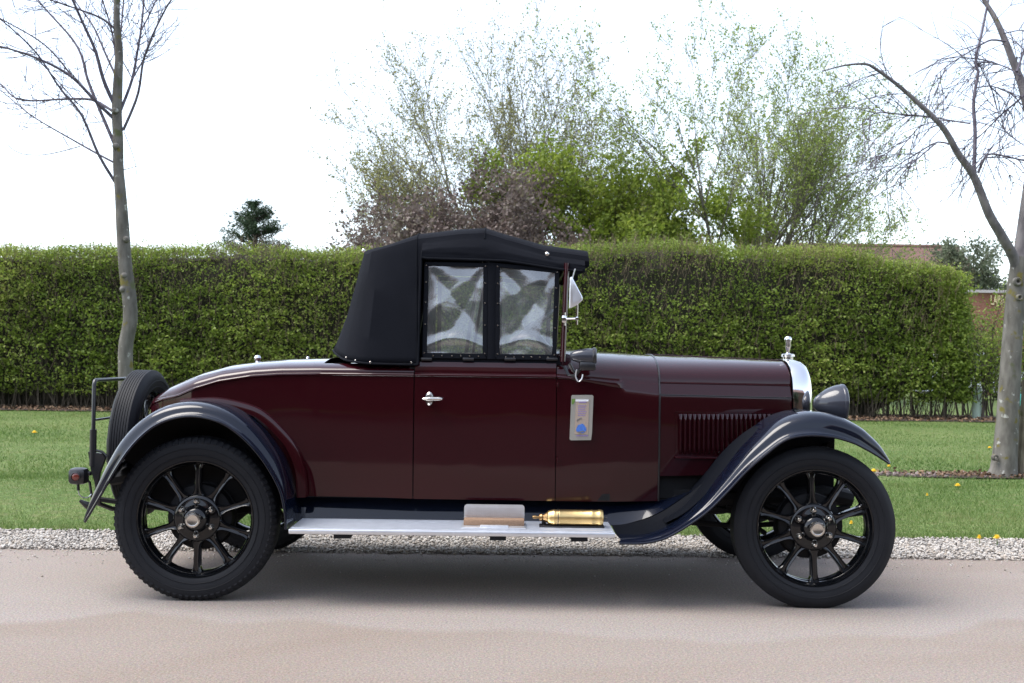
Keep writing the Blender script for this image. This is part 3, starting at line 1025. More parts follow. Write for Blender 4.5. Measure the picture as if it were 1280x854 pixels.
# maroon wheel arch beading on the body
ARC = [(222, 499), (264, 496.5), (292, 500), (320.6, 508), (338, 519), (354, 534), (367, 549), (376, 565), (382, 582), (384.5, 600), (385, 621)]
mb = MB()
P = resample([W(x, y, .112) for x, y in ARC], 50)
rows = []
for i, p in enumerate(P):
    d = (P[min(i + 1, 49)] - P[max(i - 1, 0)]).normalized(); nn = Vector((d.z, 0, -d.x))
    if nn.z > 0 or (nn.z > -.05 and nn.x < 0): nn = nn
    w = YC - (lerp_table(TAB, p.x)[1] - .004)
    rows.append([Vector((p.x, w + .002, p.z)), Vector((p.x, w - .016, p.z)) + nn * .006, Vector((p.x, w - .022, p.z)) + nn * .020, Vector((p.x, w - .022, p.z)) + nn * .045])
mb.grid(rows); both("wheel_arch", mb, MAROON)

# ---- valance and running boards
mb = MB()
rows = []
for px in lin(372, 792, 20):
    t = (px - 372) / 420
    lo = W(px, 649 + 4.5 * t + (1.5 if px > 760 else 0), .155); hi = W(px, 620 + 4 * t, .20)
    rows.append([(lo.x, .150, lo.z - .01), (lo.x, .155, lo.z), (lo.x, .178, lo.z * .5 + hi.z * .5), (hi.x, .205, hi.z)])
mb.grid(rows)
both("valance", mb, BLACKP)
# forward wing of the valance, sweeping up to the chassis behind the mudguard
top_ = [(700, 629), (770, 628), (822, 626), (850, 618.5), (866, 612)]
bot_ = [(700, 655), (764, 656.5), (790, 653), (825, 640), (866, 613)]
A = resample([W(x, y, .20) for x, y in top_], 18); B = resample([W(x, y, .135) for x, y in bot_], 18)
mb = MB(); mb.grid([[(b.x, .135, b.z), ((a.x + b.x) / 2, .163, (a.z + b.z) / 2 - .004), (a.x, .20, a.z)] for a, b in zip(A, B)])
both("front_valance", mb, BLACKP)
top_ = [(764, 656.5), (790, 653.5), (825, 641), (866, 613.5), (890, 594)]
bot_ = [(774, 673), (803, 668), (828, 661), (853, 647), (880, 622)]
A = resample([W(x, y, .137) for x, y in top_], 18); B = resample([W(x, y, .01) for x, y in bot_], 18)
mb = MB(); mb.grid([[(b.x, .01, b.z), ((a.x + b.x) / 2 + .004, .08, (a.z + b.z) / 2 - .012), (a.x, .137, a.z)] for a, b in zip(A, B)])
both("mudguard_stay_panel", mb, FLANGE)
rb0, rb1 = -.947, .452
mb = MB(); ZB = .333
mb.box(((rb0 + rb1) / 2, .004, ZB - .012), (rb1 - rb0, .285, .022), None, .004)
for k in range(9):
    mb.box(((rb0 + rb1) / 2, -.112 + .031 * k, ZB + .001), (rb1 - rb0 - .012, .010, .006))
for k in range(7): mb.lathe([(.0, .0015), (.0035, .001), (.004, -.001)], Matrix.Translation((rb0 + .09 + k * .205, -.1385, ZB - .012)), 8)
boards = both("running_board", mb, ALU)
mb = MB()
for x in (-.72, -.05, .30): mb.box((x, .10, ZB - .032), (.07, .46, .018))
both("board_bracket", mb, UNDER, each=True)

# step plate with coir wiper, on the near board only
SX0, SX1 = W(580, 650, .02).x, W(655.5, 650, .02).x
mb = MB(); cx = (SX0 + SX1) / 2; wd = SX1 - SX0
Zt = W(618, 630.5, .04).z
out = []
for q, (sx, a0) in enumerate(((1, 0), (-1, PI / 2))):
    for t in lin(0, PI / 2, 6):
        a = a0 + t; out.append((cx + sx * (wd / 2 - .014) + .014 * math.cos(a), Zt - .014 + .014 * math.sin(a)))
out += [(cx - wd / 2, ZB + .03), (cx + wd / 2, ZB + .03)]
n = len(out)
mb.add([(x, .030, z) for x, z in out] + [(x, .036, z) for x, z in out], [tuple(range(n)), tuple(reversed(range(n, 2 * n)))] + [(i, i + n, (i + 1) % n + n, (i + 1) % n) for i in range(n)])
for i in range(26):
    for j in range(7):
        x = cx - wd / 2 + .012 + i * (wd - .024) / 25 + (.002 if j % 2 else 0); z = ZB + .042 + j * (Zt - ZB - .055) / 6
        mb.box((x, .0287, z), (.004, .0035, .004))
mb.box((cx, -.03, ZB + .006), (wd + .012, .15, .006), None, .002)
mb.box((cx + .002, -.085, ZB + .011), (wd * .46, .03, .012), None, .003)
step = mb.build("step_plate", ALU, car, True, 30)
mb = MB(); mb.box((cx, -.012, ZB + .022), (wd * .99, .07, .026), None, .003); mb.build("coir_wiper", TAN, step)

# brass fire extinguisher
ext = empty("fire_extinguisher", (0, 0, 0), parent=car)
ea, eb_ = W(683, 647, -.02), W(753.5, 648, -.02)
zc = W(718, 647.2, -.02).z; Lx = eb_.x - ea.x; r0 = .0345
M = Matrix.Translation((ea.x, -.02, zc)) @ Matrix.Rotation(PI / 2, 4, 'Z')      # local -Y -> world +X
mb = MB()
pr = [(.0, .0), (.022, .002), (.030, .010), (r0 - .002, .022), (r0, .030), (r0 + .0015, .034), (r0, .038), (r0, .052), (r0 + .0015, .056), (r0, .060), (r0, Lx - .052), (r0 + .0015, Lx - .048), (r0, Lx - .044), (r0, Lx - .022), (r0 + .002, Lx - .018), (r0 + .002, Lx - .008), (r0 - .002, Lx), (.0, Lx)]
mb.lathe(pr, M, 28); mb.build("cylinder", BRASS, ext, deg=50)
mb = MB(); mb.lathe([(.0, -.062), (.006, -.060), (.008, -.05), (.006, -.042), (.006, -.034), (.014, -.030), (.016, -.02), (.012, -.014), (.018, -.006), (.024, .003)], M, 16)
mb.build("nozzle", BRASSD, ext)
mb = MB(); mb.lathe([(.0, Lx + .020), (.006, Lx + .019), (.006, Lx + .006), (.012, Lx + .004), (.012, Lx - .002)], M, 12)
mb.build("handle", BLACKS, ext)
mb = MB(); mb.box((ea.x + Lx * .45, -.01, ZB + .006), (Lx * 1.15, .07, .010), None, .003)
for x in (ea.x - .01, eb_.x - .02): mb.box((x, .02, ZB + .02), (.02, .014, .035), None, .004)
mb.tube([(ea.x + .05, -.02 + (r0 + .002) * math.cos(a), zc + (r0 + .002) * math.sin(a)) for a in lin(-PI / 2, PI * 1.5, 20)], .002, 6)
mb.build("bracket", BLACKS, ext)

# ---- wheels
def tyre_mesh(R, blocks, seg=120, name="tyre"):
    mb = MB()
    Ri = .252; hw = .060
    prof = [(Ri - .004, -.030), (Ri, -.048), (Ri + .010, -.054), (Ri + .030, -.060), (R - .050, -.0635), (R - .030, -.061), (R - .020, -.056), (R - .0105, -.050), (R - .004, -.038), (R - .0015, -.028)]
    rib = []
    if not blocks:
        prof = prof[:-3] + [(R - .009, -.0475), (R - .002, -.0425)]
        for c in (-.036, -.024, -.012, 0, .012, .024, .036):
            rib += [(R, c - .0046), (R + .0003, c), (R, c + .0046), (R - .006, c + .0050), (R - .006, c + .0070)]
        rib = rib[:-2]
    else:
        for c in (-.012, 0, .012):
            rib += [(R, c - .0045), (R + .0005, c), (R, c + .0045), (R - .006, c + .005), (R - .006, c + .007)]
        rib = rib[:-2]
    full = prof + rib + [(r, -h) for r, h in reversed(prof)]
    mb.lathe(full, None, seg)
    # moulded ring lines on the sidewall
    for s in (-1, 1):
        for rr, yy in ((R - .052, .0640), (R - .082, .0612)):
            mb.tube([(rr * math.cos(2 * PI * k / seg), s * yy, rr * math.sin(2 * PI * k / seg)) for k in range(seg)], .0014, 4, closed=True)
    if blocks:
        nb = 76
        for k in range(nb):
            a = 2 * PI * k / nb
            M = Matrix.Rotation(-a, 4, 'Y')
            for s in (-1, 1):
                sh = 0 if s < 0 else PI / nb
                M2 = Matrix.Rotation(-a - sh, 4, 'Y')
                x1, y1 = R - .0005, s * .026; x2, y2 = R - .0070, s * .0485; x3, y3 = R - .024, s * .0612
                hw_ = .0078
                vs = []
                for (x, y, e) in ((x1, y1, -.006), (x2, y2, -.006), (x3, y3, -.006), (x1, y1, .0), (x2 + .002, y2 + s * .001, .0), (x3, y3 + s * .001, .0)):
                    for t in (-1, 1): vs.append((x + (e if e < 0 else 0), y, t * hw_ * (1 if e < 0 else .88)))
                mb.add(vs, [(6, 7, 9, 8), (8, 9, 11, 10), (0, 6, 8, 2), (2, 8, 10, 4), (1, 3, 9, 7), (3, 5, 11, 9), (0, 1, 7, 6), (4, 10, 11, 5)], M2)
    me = mb.mesh(name, RUBBER, True, 32)
    # the tread flattens slightly where it carries the car
    return me


def flatten(me, R, d=.006):
    co = np.empty(len(me.vertices) * 3, dtype=np.float32); me.vertices.foreach_get('co', co); co = co.reshape(-1, 3)
    z = co[:, 2]; lim = -(R - d)
    co[:, 2] = np.where(z < lim, lim + (z - lim) * .05, z)
    me.vertices.foreach_set('co', co.ravel()); me.update()
    return me


def spoke_wheel_mesh():
    mb = MB(); seg = 80
    # rim: lip, bead seat, barrel
    mb.lathe([(.2535, .046), (.256, .050), (.2545, .0535), (.250, .0525), (.2465, .047), (.244, .038), (.2385, .032), (.2370, .018), (.2350, .014), (.2335, .004), (.2335, -.020), (.2370, -.032), (.250, -.045), (.2555, -.050), (.252, -.03), (.2425, -.01), (.2425, .03), (.2535, .046)], None, seg)
    # hub plate with rounded edge
    mb.lathe([(.0, .036), (.062, .036), (.072, .030), (.088, .0285), (.098, .025), (.104, .018), (.106, .006), (.106, -.012), (.0, -.014)], None, 60)
    for k in range(10):
        a = PI / 2 + 2 * PI * k / 10
        M = Matrix.Rotation(-a, 4, 'Y')
        rows = []
        for r in (.096, .100, .106, .114, .124, .138, .160, .185, .205, .218, .227, .234, .238):
            hw = .0150 + .0190 * max(0, (.140 - r) / .044) ** 2.2 + .012 * max(0, (r - .207) / .030) ** 2
            f = .016 + .004 * max(0, (.13 - r) / .03)      # how proud the web stands
            row = []
            for (u, v) in ((-1, -.012), (-1, .004), (-.93, .0135), (-.72, .0170), (-.42, .0125), (0, .0105), (.42, .0125), (.72, .0170), (.93, .0135), (1, .004), (1, -.012)):
                row.append((r, -v * (f / .016), u * hw))
            rows.append(row)
        mb.grid(rows, True, M)
    return mb


WHEEL = spoke_wheel_mesh().mesh("spoked_disc", WHEELP, True, 34)
DRUM = MB().lathe([(.0, -.015), (.130, -.017), (.142, -.024), (.144, -.070), (.152, -.074), (.152, -.082), (.08, -.086), (.0, -.086)], None, 48).mesh("brake_drum", UNDER)
BOSS = MB().lathe([(.062, .034), (.060, .040), (.054, .052), (.046, .062), (.036, .069), (.030, .071), (.0, .071)], None, 40).mesh("hub_boss", WHEELP)
CAP = MB().lathe([(.032, .069), (.034, .077), (.0335, .085), (.031, .089), (.024, .0905), (.022, .0895), (.0, .0905)], None, 32).mesh("hub_cap", NICKEL)
nutm = MB(); nutm.lathe([(.0135, .026), (.0135, .033), (.0125, .037), (.010, .040), (.0085, .044), (.0055, .047), (.0, .0475)], None, 12)
NUT = nutm.mesh("wheel_nut", NICKEL)
TYRE_F = flatten(tyre_mesh(.354, False), .354); TYRE_R = flatten(tyre_mesh(.360, True), .360); TYRE_S = tyre_mesh(.356, False)


def wheel(loc, tyre, rot=None, name="wheel", flip=False, spin=0.0, drum=True):
    w = empty(name, Vector(loc) - Vector((0, YC, 0)), parent=car)
    r = rot or Matrix.Identity(3).to_4x4()
    if flip: r = r @ Matrix.Rotation(PI, 4, 'Z')
    w.rotation_mode = 'XYZ'; w.rotation_euler = r.to_euler()
    def sub(nm, me, m=None, par=None):
        o = bpy.data.objects.new(nm, me); COL.objects.link(o); o.parent = par or w
        if m: o.matrix_local = m
        return o
    sub("tyre", tyre); sub("spoked_disc", WHEEL, Matrix.Rotation(spin, 4, 'Y')); sub("hub_boss", BOSS); sub("hub_cap", CAP)
    if drum: sub("brake_drum", DRUM)
    for k in range(6):
        a = PI / 2 + k * PI / 3
        sub("wheel_nut", NUT, Matrix.Rotation(spin, 4, 'Y') @ Matrix.Translation((.076 * math.cos(a), .006, .076 * math.sin(a))) @ Matrix.Diagonal((1.18, 1.18, 1.18, 1)))
    return w


RW, FW = W(248, 645, 0), W(1015, 659, 0)
wheel((RW.x, 0, .3555), TYRE_R, name="wheel"); wheel((RW.x, 1.2, .3555), TYRE_R, flip=True)
wheel((FW.x, 0, .3495), TYRE_F, name="wheel", spin=-.04); wheel((FW.x, 1.2, .3495), TYRE_F, flip=True)
# spare: stands across the tail, leaning with it
SPX = -1.838
rotS = Matrix.Rotation(math.radians(.5), 4, 'Y') @ Matrix.Rotation(-PI / 2, 4, 'Z')
spare = wheel((SPX + .015, YC, W(160, 552, YC).z), TYRE_S, rot=rotS, name="spare_wheel", flip=False, spin=.3, drum=False)

# ---- luggage frame, lamps and plate at the tail
rack = empty("luggage_frame", (0, 0, 0), parent=car)
XR = W(117, 520, .25).x; zt_ = W(117, 475.5, .25).z
mb = MB(); mb.tube([(XR, .25, .62), (XR, .25, zt_ - .02), (XR, .256, zt_ - .006), (XR, .27, zt_), (XR, .93, zt_), (XR, .944, zt_ - .006), (XR, .95, zt_ - .02), (XR, .95, .62)], .0095, 10)
mb.tube([(XR, .25, zt_ - .185), (XR, .95, zt_ - .185)], .006, 8)
mb.tube([(XR, .25, .72), (XR, .25, .55)], .016, 10); mb.tube([(XR, .95, .72), (XR, .95, .55)], .016, 10)
mb.build("frame", BLACKS, rack)
mb = MB()
c0 = W(119, 578, .24); c1 = W(128, 600, .24)
P = [W(x, y, .24) for x, y in ((110, 565), (127, 567), (131, 573), (124, 592), (121, 612), (114, 590))]
n = len(P); mb.add([tuple(p) for p in P] + [(p.x, .262, p.z) for p in P], [tuple(range(n)), tuple(reversed(range(n, 2 * n)))] + [(i, i + n, (i + 1) % n + n, (i + 1) % n) for i in range(n)])
mb.tube([W(112, 566, .25), W(118, 562.5, .25), W(128, 565, .25), W(134, 571, .25)], .006, 8)
mb.tube([W(121, 600, .25), W(124, 630, .27), W(140, 636, .35), W(165, 637, .40)], .012, 8)
mb.build("bracket", BLACKS, rack)
lampt = empty("tail_lamp", (0, 0, 0), parent=car)
lc = W(98.5, 595, .15)
mb = MB(); mb.box(lc, (.078, .070, .074), None, .016); mb.tube([W(106, 597, .17), W(112, 603, .20), W(115, 622, .24)], .006, 8); mb.box(W(110, 592, .17), (.03, .03, .02), None, .006)
mb.tube([W(97.5, 603, .15), W(98, 613, .15)], .007, 8)
mb.build("housing", BLACKS, lampt)
mb = MB(); mb.lathe([(.0, .0405), (.014, .0405), (.0175, .038), (.018, .035)], Matrix.Translation(lc) , 20); mb.build("lens", REDL, lampt)
mb = MB(); mb.lathe([(.018, .034), (.0225, .036), (.0235, .040), (.019, .042), (.0175, .038)], Matrix.Translation(lc), 20); mb.build("bezel", BLACKS, lampt)
mb = MB(); mb.tube(resample([W(98, 612, .15), W(99, 618, .15), W(104, 622, .17), W(110, 622, .20), W(114, 618, .22)], 14), .0028, 6); mb.build("cable", ALU, lampt)
mb = MB(); M = Matrix.Translation(W(108, 631, .2)) @ Matrix.Rotation(math.radians(112), 4, 'Z') @ Matrix.Rotation(math.radians(35), 4, 'X')
mb.lathe([(.0, .020), (.014, .019), (.017, .014), (.016, 0), (.010, -.02), (.007, -.035)], M, 16); mb.build("reflector_lamp", BLACKS, car)
mb = MB(); mb.box((XR - .03, .72, .60), (.012, .42, .12), None, .004); mb.build("plate_holder", BLACKS, rack)

# ---- headlamps
hp = [(.0, -.178), (.016, -.176), (.034, -.163), (.055, -.135), (.075, -.10), (.090, -.062), (.0985, -.03), (.1005, -.012), (.102, -.010), (.1035, .0), (.102, .010), (.098, .014), (.094, .014)]
hp = [(r * .90, h * .74) for r, h in hp]
for yy in (.27, .93):
    h = empty("headlamp", (0, 0, 0), parent=car)
    hx, hz = W(1052, 509, .27).x, .880
    M = Matrix.Translation((hx, yy, hz)) @ Matrix.Rotation(PI / 2, 4, 'Z')
    mb = MB(); mb.lathe(hp[:8], M, 36); mb.tube([(hx - .05, yy, hz - .07), (hx - .09, yy, hz - .2)], .012, 8); mb.build("bowl", LAMPP, h)
    mb = MB(); mb.lathe(hp[7:], M, 36); mb.build("rim", LAMPP, h)
    mb = MB(); mb.lathe([(.086, .010), (.06, .016), (.03, .020), (.0, .021)], M, 32); mb.build("lens", GLASSD, h)
mb = MB(); mb.tube([(hx - .09, .14, .70), (hx - .09, .27, .685), (hx - .09, .93, .685), (hx - .09, 1.06, .70)], .014, 10); mb.build("lamp_bar", BLACKS, car)
mb = MB()
for yy in (.36, .84): mb.box((1.50, yy, .44), (.22, .05, .09), None, .02)
build_each(mb, "dumb_iron", BLACKS, car)

# ---- hood (folding top)
def sil(px):   # photographed roof line
    T = [(453, 312), (467.5, 305), (521, 292.2), (574, 286), (605, 284.6), (630.6, 292.5), (681, 306.5), (737, 314)]
    return float(np.interp(px, [a for a, b in T], [b for a, b in T]))
def zsil(px, y=.20): return W(px, sil(px), y)
hoodp = empty("hood", (0, 0, 0), parent=car)
# plan stations of the near half: (bottom point, shoulder point, crown X)
ST = []
for px in (728, 715, 700, 681, 655, 630.6, 618, 605, 590, 574, 548, 533, 527.5):
    wy = float(np.interp(px, [527, 533, 633, 701, 728], [322, 323, 326, 337, 339]))
    Bp = W(px, wy, .135 if px > 533 else .13); Sp = zsil(px)
    ST.append((Bp, Vector((Bp.x, .165, Sp.z - .050)), Vector((Bp.x, YC, Sp.z + .022))))
QU = []
for px, bx_, by_, byv in ((526.5, 522, 455.8, .092), (521, 521, 455.8, .092), (505, 500, 455.6, .092), (488, 478, 455.0, .094), (474, 458, 454.2, .098), (464, 443, 452.3, .125), (458, 430.5, 449.6, .18), (454.5, 420.5, 443, .30), (453, 417, 439, .45), (453, 417, 437.5, .60)):
    Bp = W(bx_, by_, byv)
    yS = {526.5: .165, 521: .165, 505: .165, 488: .168, 474: .175, 464: .20, 458: .25, 454.5: .34, 453: .46}[px]
    if byv == .60: yS = .60
    spx = max(px, 453.5)
    z = W(spx, sil(spx), .20).z - .050
    xs = W(px, 300, yS).x if byv < .44 else -.70
    ST_ = (Bp, Vector((xs, yS, z if byv < .3 else W(453.5, 312, .2).z - .02)), None)
    QU.append(ST_)
# crown points for quarter: spine ends a little ahead of the rear edge
rows = []
def hood_row(Bp, Sp, K, nb=16, nt=12, belly=.012):
    row = []
    for i in range(nb + 1):
        t = i / nb; p = Bp.lerp(Sp, t); p = p + Vector((0, -belly * math.sin(PI * t), 0)) * (1 if abs(Bp.y - .1) < .2 else .3)
        # slack creases fanning up from the hem towards the rear bow
        sl_ = .010 * mnoise.noise(Vector((p.x * 9 - t * 2.2, t * 1.3, 4))) + .005 * mnoise.noise(Vector((p.x * 22 - t * 5, t * 2, 9)))
        p = p + Vector((0, sl_ * math.sin(PI * min(1, t * 1.05)), 0))
        row.append(p)
    for i in range(1, nt + 1):
        t = (i / nt) ** 1.6
        p = Sp.lerp(K, t); e = (1 - (1 - t) ** 2.6) ** (1 / 2.6)
        p.z = Sp.z + (K.z - Sp.z) * e; row.append(p)
    return row
SPINE_END = -.60
for Bp, Sp, K in ST: rows.append(hood_row(Bp, Sp, K))
n_st = len(rows)
for Bp, Sp, _ in QU:
    kx = max(Sp.x, SPINE_END) if Sp.x > SPINE_END else SPINE_END
    zz = float(np.interp(kx, [SPINE_END, W(521, 292, .2).x], [W(467.5, 305, .2).z + .008, W(521, 292, .2).z + .022]))
    rows.append(hood_row(Bp, Sp, Vector((kx, YC, zz))))
# front lip, turned down and forward over the windscreen
f0 = rows[0]
lip = [Vector((p.x + (.030 if i > 15 else .012), p.y, p.z - (.004 if i > 15 else .0))) for i, p in enumerate(f0)]
lip2 = [Vector((p.x + (.034 if i > 15 else .013), p.y + .004, p.z - (.028 if i > 15 else .004))) for i, p in enumerate(f0)]
lip3 = [Vector((p.x - .03, p.y + .006, p.z - (.062 if i > 15 else .02))) for i, p in enumerate(f0)]
rows = [lip3, lip2, lip] + rows
mb = MB(); mb.grid(rows); m2 = mirror(mb); mb.add(m2.v, m2.f)
cloth = mb.build("canvas", CLOTH, hoodp, True, 25)
so = cloth.modifiers.new("thickness", 'SOLIDIFY'); so.thickness = .006; so.offset = -1
# binding along the window opening, the lower hem, seams and bow ridges
mb = MB()
edge = [r_[0] + Vector((0, -.003, 0)) for r_ in rows[3:3 + len(ST)]]
mb.tube(edge, .0055, 8)
mb.tube([QU[0][0] + Vector((.002, -.004, 0)), QU[0][0].lerp(QU[0][1], .35) + Vector((.002, -.014, 0)), ST[-1][0] + Vector((-.004, -.004, 0))], .005, 8)
hem = [q[0] + Vector((0, -.003, 0)) for q in QU]
mb.tube(resample(hem, 40), .0050, 8)
m2 = mirror(mb); mb.add(m2.v, m2.f)
build_each(mb, "binding", CLOTHE, hoodp)
mb = MB()
for idx in (3 + 7, 3 + len(ST) + 1):
    r_ = rows[idx]; pts = [p + Vector((0, -.001 if i < 12 else 0, .001)) for i, p in enumerate(r_[15:] if idx < 3 + len(ST) else r_)]
    mb.tube(pts, .0032, 6)
m2 = mirror(mb); mb.add(m2.v, m2.f)
build_each(mb, "seam", CLOTHE, hoodp)
mb = MB()
for x, y, yy in ((433, 447.2, .15), (444.5, 451, .118), (463, 453.0, .088), (514, 453.4, .084)):
    mb.lathe([(.0, .004), (.003, .0038), (.0045, .002), (.0045, -.003)], Matrix.Translation(W(x, y, yy)), 10)
for x, y, yy in ((454.5, 313.5, .19), (684, 317.5, .150)):
    mb.lathe([(.0, .006), (.006, .005), (.009, .002), (.009, -.004)], Matrix.Translation(W(x, y, yy)), 12)
m2 = mirror(mb); mb.add(m2.v, m2.f)
build_each(mb, "stud", NICKEL, hoodp)
# hood bows inside
mb = MB()
for (xx, zt2) in ((W(605, 300, .2).x, W(605, 284.6, .2).z - .02), (W(521, 300, .2).x, W(521, 292, .2).z - .02)):
    mb.tube([(xx - .08, .17, 1.06), (xx, .19, zt2 - .06), (xx, .24, zt2), (xx, .6, zt2 + .02), (xx, .96, zt2), (xx, 1.01, zt2 - .06), (xx - .08, 1.03, 1.06)], .009, 8)
build_each(mb, "hood_bow", BLACKS, hoodp)

# ---- side screens: framed clear plastic, four of them
def screen(poly, yb, yt, seed, far=False):
    """poly: pixel corners (bl, br, tr, tl) at the near side; mirrored when far"""
    s = empty("side_screen", (0, 0, 0), parent=car)
    bl, br_, tr2, tl = [W(x, y, yb if i < 2 else yt) for i, (x, y) in enumerate(poly)]
    def P(u, v): return bl.lerp(br_, u).lerp(tl.lerp(tr2, u), v)
    fx = .030; W_ = (br_ - bl).length; H_ = (tl - bl).length
    mbf = MB()
    def bar(u0, v0, u1, v1, wid, vert):
        rows = []
        for i in range(9):
            t = i / 8; c = P(u0 + (u1 - u0) * t, v0 + (v1 - v0) * t)
            a = Vector((1, 0, 0)) if vert else (P(.5, 1) - P(.5, 0)).normalized()
            rows.append([c - a * wid + Vector((0, -.0005, 0)), c - a * wid * .8 + Vector((0, -.0045, 0)), c + a * wid * .8 + Vector((0, -.0045, 0)), c + a * wid + Vector((0, -.0005, 0)), c + a * wid + Vector((0, .006, 0)), c - a * wid + Vector((0, .006, 0))])
        mbf.grid(rows, True)
    k = .0105
    bar(0, .0, 1, .0, .013, False); bar(0, 1, 1, 1, .010, False)
    bar(0.02, 0, .02, 1, k, True); bar(.98, 0, .98, 1, k, True)
    # film
    N = 46; rows = []
    pk = [(.08, .86, .30, -1), (.9, .8, .35, 1)]
    for j in range(N + 1):
        row = []
        for i in range(N + 1):
            u, v = i / N, j / N; p = P(u, v)
            e = math.sin(PI * min(1, max(0, u))) ** .5 * math.sin(PI * v) ** .4
            # drapes hanging from the upper corners, a roll above the sill
            w = .006 * math.sin((u * 3.1 + v * 1.6 + seed) * 2.2) * e
            w += .0055 * mnoise.noise(Vector((u * 2.6 + v * 1.4, v * 4.2 - u * 1.2, seed))) * e
            w += .0012 * mnoise.noise(Vector((u * 9, v * 7, seed + 5))) * e
            # taut pleats running down from the two upper corners
            for cu_, sg in ((0, 1), (1, -1)):
                du, dv = (u - cu_) * sg, 1.02 - v
                th = math.atan2(du, dv); rr_ = math.hypot(du, dv)
                w += .011 * rr_ * math.exp(-rr_ * 1.1) * (2 / PI) * math.asin(math.sin(th * 8 + seed * 3 + cu_ * 2)) * e * 2.0
            # the roll where the sheet buckles above the sill
            w += .016 * math.exp(-((v - .09 - .10 * math.sin(PI * u)) / .055) ** 2) * e
            row.append(p + Vector((0, -w, 0)))
        rows.append(row)
    mfl = MB(); mfl.grid(rows)
    st = MB()
    def stud(u, v): st.lathe([(.0, .0035), (.003, .0034), (.0042, .0018), (.0042, -.002)], Matrix.Translation(P(u, v) + Vector((0, -.0045, 0))), 10)
    for v in (.03, .34, .58, .80, .985): stud(.02, v); stud(.98, v)
    for u in (.16, .30, .46, .60, .74, .88): stud(u, .0)
    if far:
        mbf, mfl, st = mirror(mbf), mirror(mfl), mirror(st)
    mbf.build("frame", CLOTHE, s, True, 30); mfl.build("clear_panel", FILM, s, merge=False); build_each(st, "stud", NICKEL, s)
for far in (False, True):
    screen([(529, 444.5), (607.5, 445.5), (608.5, 331.5), (531.5, 330)], .108, .142, 1.3, far)
    screen([(620.5, 446), (694, 447), (698, 339), (620.5, 331.5)], .108, .142, 3.1, far)
mb = MB()
mb.grid([[W(606, 449, .112), W(606.5, 328, .146)], [W(610, 449, .104), W(610.5, 328, .138)], [W(618, 449, .104), W(618.5, 328.5, .138)], [W(622, 449, .112), W(622, 328.5, .146)]])
both("screen_post", mb, CLOTHE)
mb = MB(); mb.grid([[W(x, 446, .118), W(x, 456, .112)] for x in lin(527, 701, 12)]); both("screen_flap", mb, CLOTHE)
mb = MB()
for x in lin(533, 690, 4): mb.box(W(x, 449, .103), (.05, .008, .012), None, .002)
both("screen_lift", mb, BLACKS, each=True)

# ---- windscreen: raked maroon frame across the car
ws = empty("windscreen", (0, 0, 0), parent=car)
A0, A1 = W(703.5, 452, .10), W(708.5, 329, .14)
mb = MB()
def post(p, q, s): 
    rows = []
    for t in lin(0, 1, 8):
        c = p.lerp(q, t); a, b = .0125, .016
        rows.append([c + Vector((a * math.cos(x), b * math.sin(x), 0)) for x in [2 * PI * k / 10 for k in range(10)]])
    mb.grid(rows, True)
post(A0, A1, 1); post(Vector((A0.x, 2 * YC - A0.y, A0.z)), Vector((A1.x, 2 * YC - A1.y, A1.z)), 1)
for z, X in ((A1.z - .02, A1.x - .001), (A0.z + .06, A0.x + .003)): mb.tube([(X, .13, z), (X, 1.07, z)], .011, 8)
mb.build("frame", MAROON, ws)
mb = MB(); g = Vector((0, .02, 0)); a, b = A0 + Vector((.002, .02, .05)), A1 + Vector((0, -.01, -.02))
mb.add([(a.x, .13, a.z), (a.x, 1.07, a.z), (b.x, 1.06, b.z), (b.x, .14, b.z)], [(0, 1, 2, 3)]); mb.build("pane", GLASS, ws, False)
mb = MB(); c = W(705, 399, .095)
mb.box(c, (.022, .02, .034), None, .006); mb.tube([c + Vector((0, 0, -.03)), c + Vector((0, 0, .03))], .0065, 8)
j = W(721, 398.5, .08); mb.tube([c, j], .0058, 8); mb.lathe([(.0, .012), (.008, .010), (.010, 0), (.008, -.010), (0, -.012)], Matrix.Translation(j), 10)
mb.tube([j + Vector((0, 0, -.028)), W(721.5, 378, .08)], .0045, 8)
mb.build("clamp", CHROME, ws)
mir = empty("mirror", (0, 0, 0), parent=car)
P = [W(x, y, .075) for x, y in ((712.5, 347), (715, 346), (728, 371), (728.5, 375), (722, 381), (715, 384.5), (711.5, 385.5))]
n = len(P); mb = MB(); cc = sum(P, Vector()) / n
back = [Vector((p.x, .10, p.z)) for p in P]; inn = [cc.lerp(p, .86) + Vector((0, -.004, 0)) for p in P]
mb.add(P + back, [tuple(reversed(range(n, 2 * n)))] + [(i, i + n, (i + 1) % n + n, (i + 1) % n) for i in range(n)])
mb.add(P + inn, [(i, (i + 1) % n, (i + 1) % n + n, i + n) for i in range(n)] + [tuple(range(n, 2 * n))])
mb.tube([W(715, 350, .09), W(719, 336, .09)], .003, 6)
mb.build("casing", ALU, mir)
mb = MB(); q = [cc.lerp(p, .6) + Vector((.004, -.0065, 0)) for p in P]; mb.add([Vector(p) for p in q], [tuple(range(n))]); mb.build("mirror_glass", ALU, mir, False)  # pale aluminium colour stands for the sky mirrored in the glass

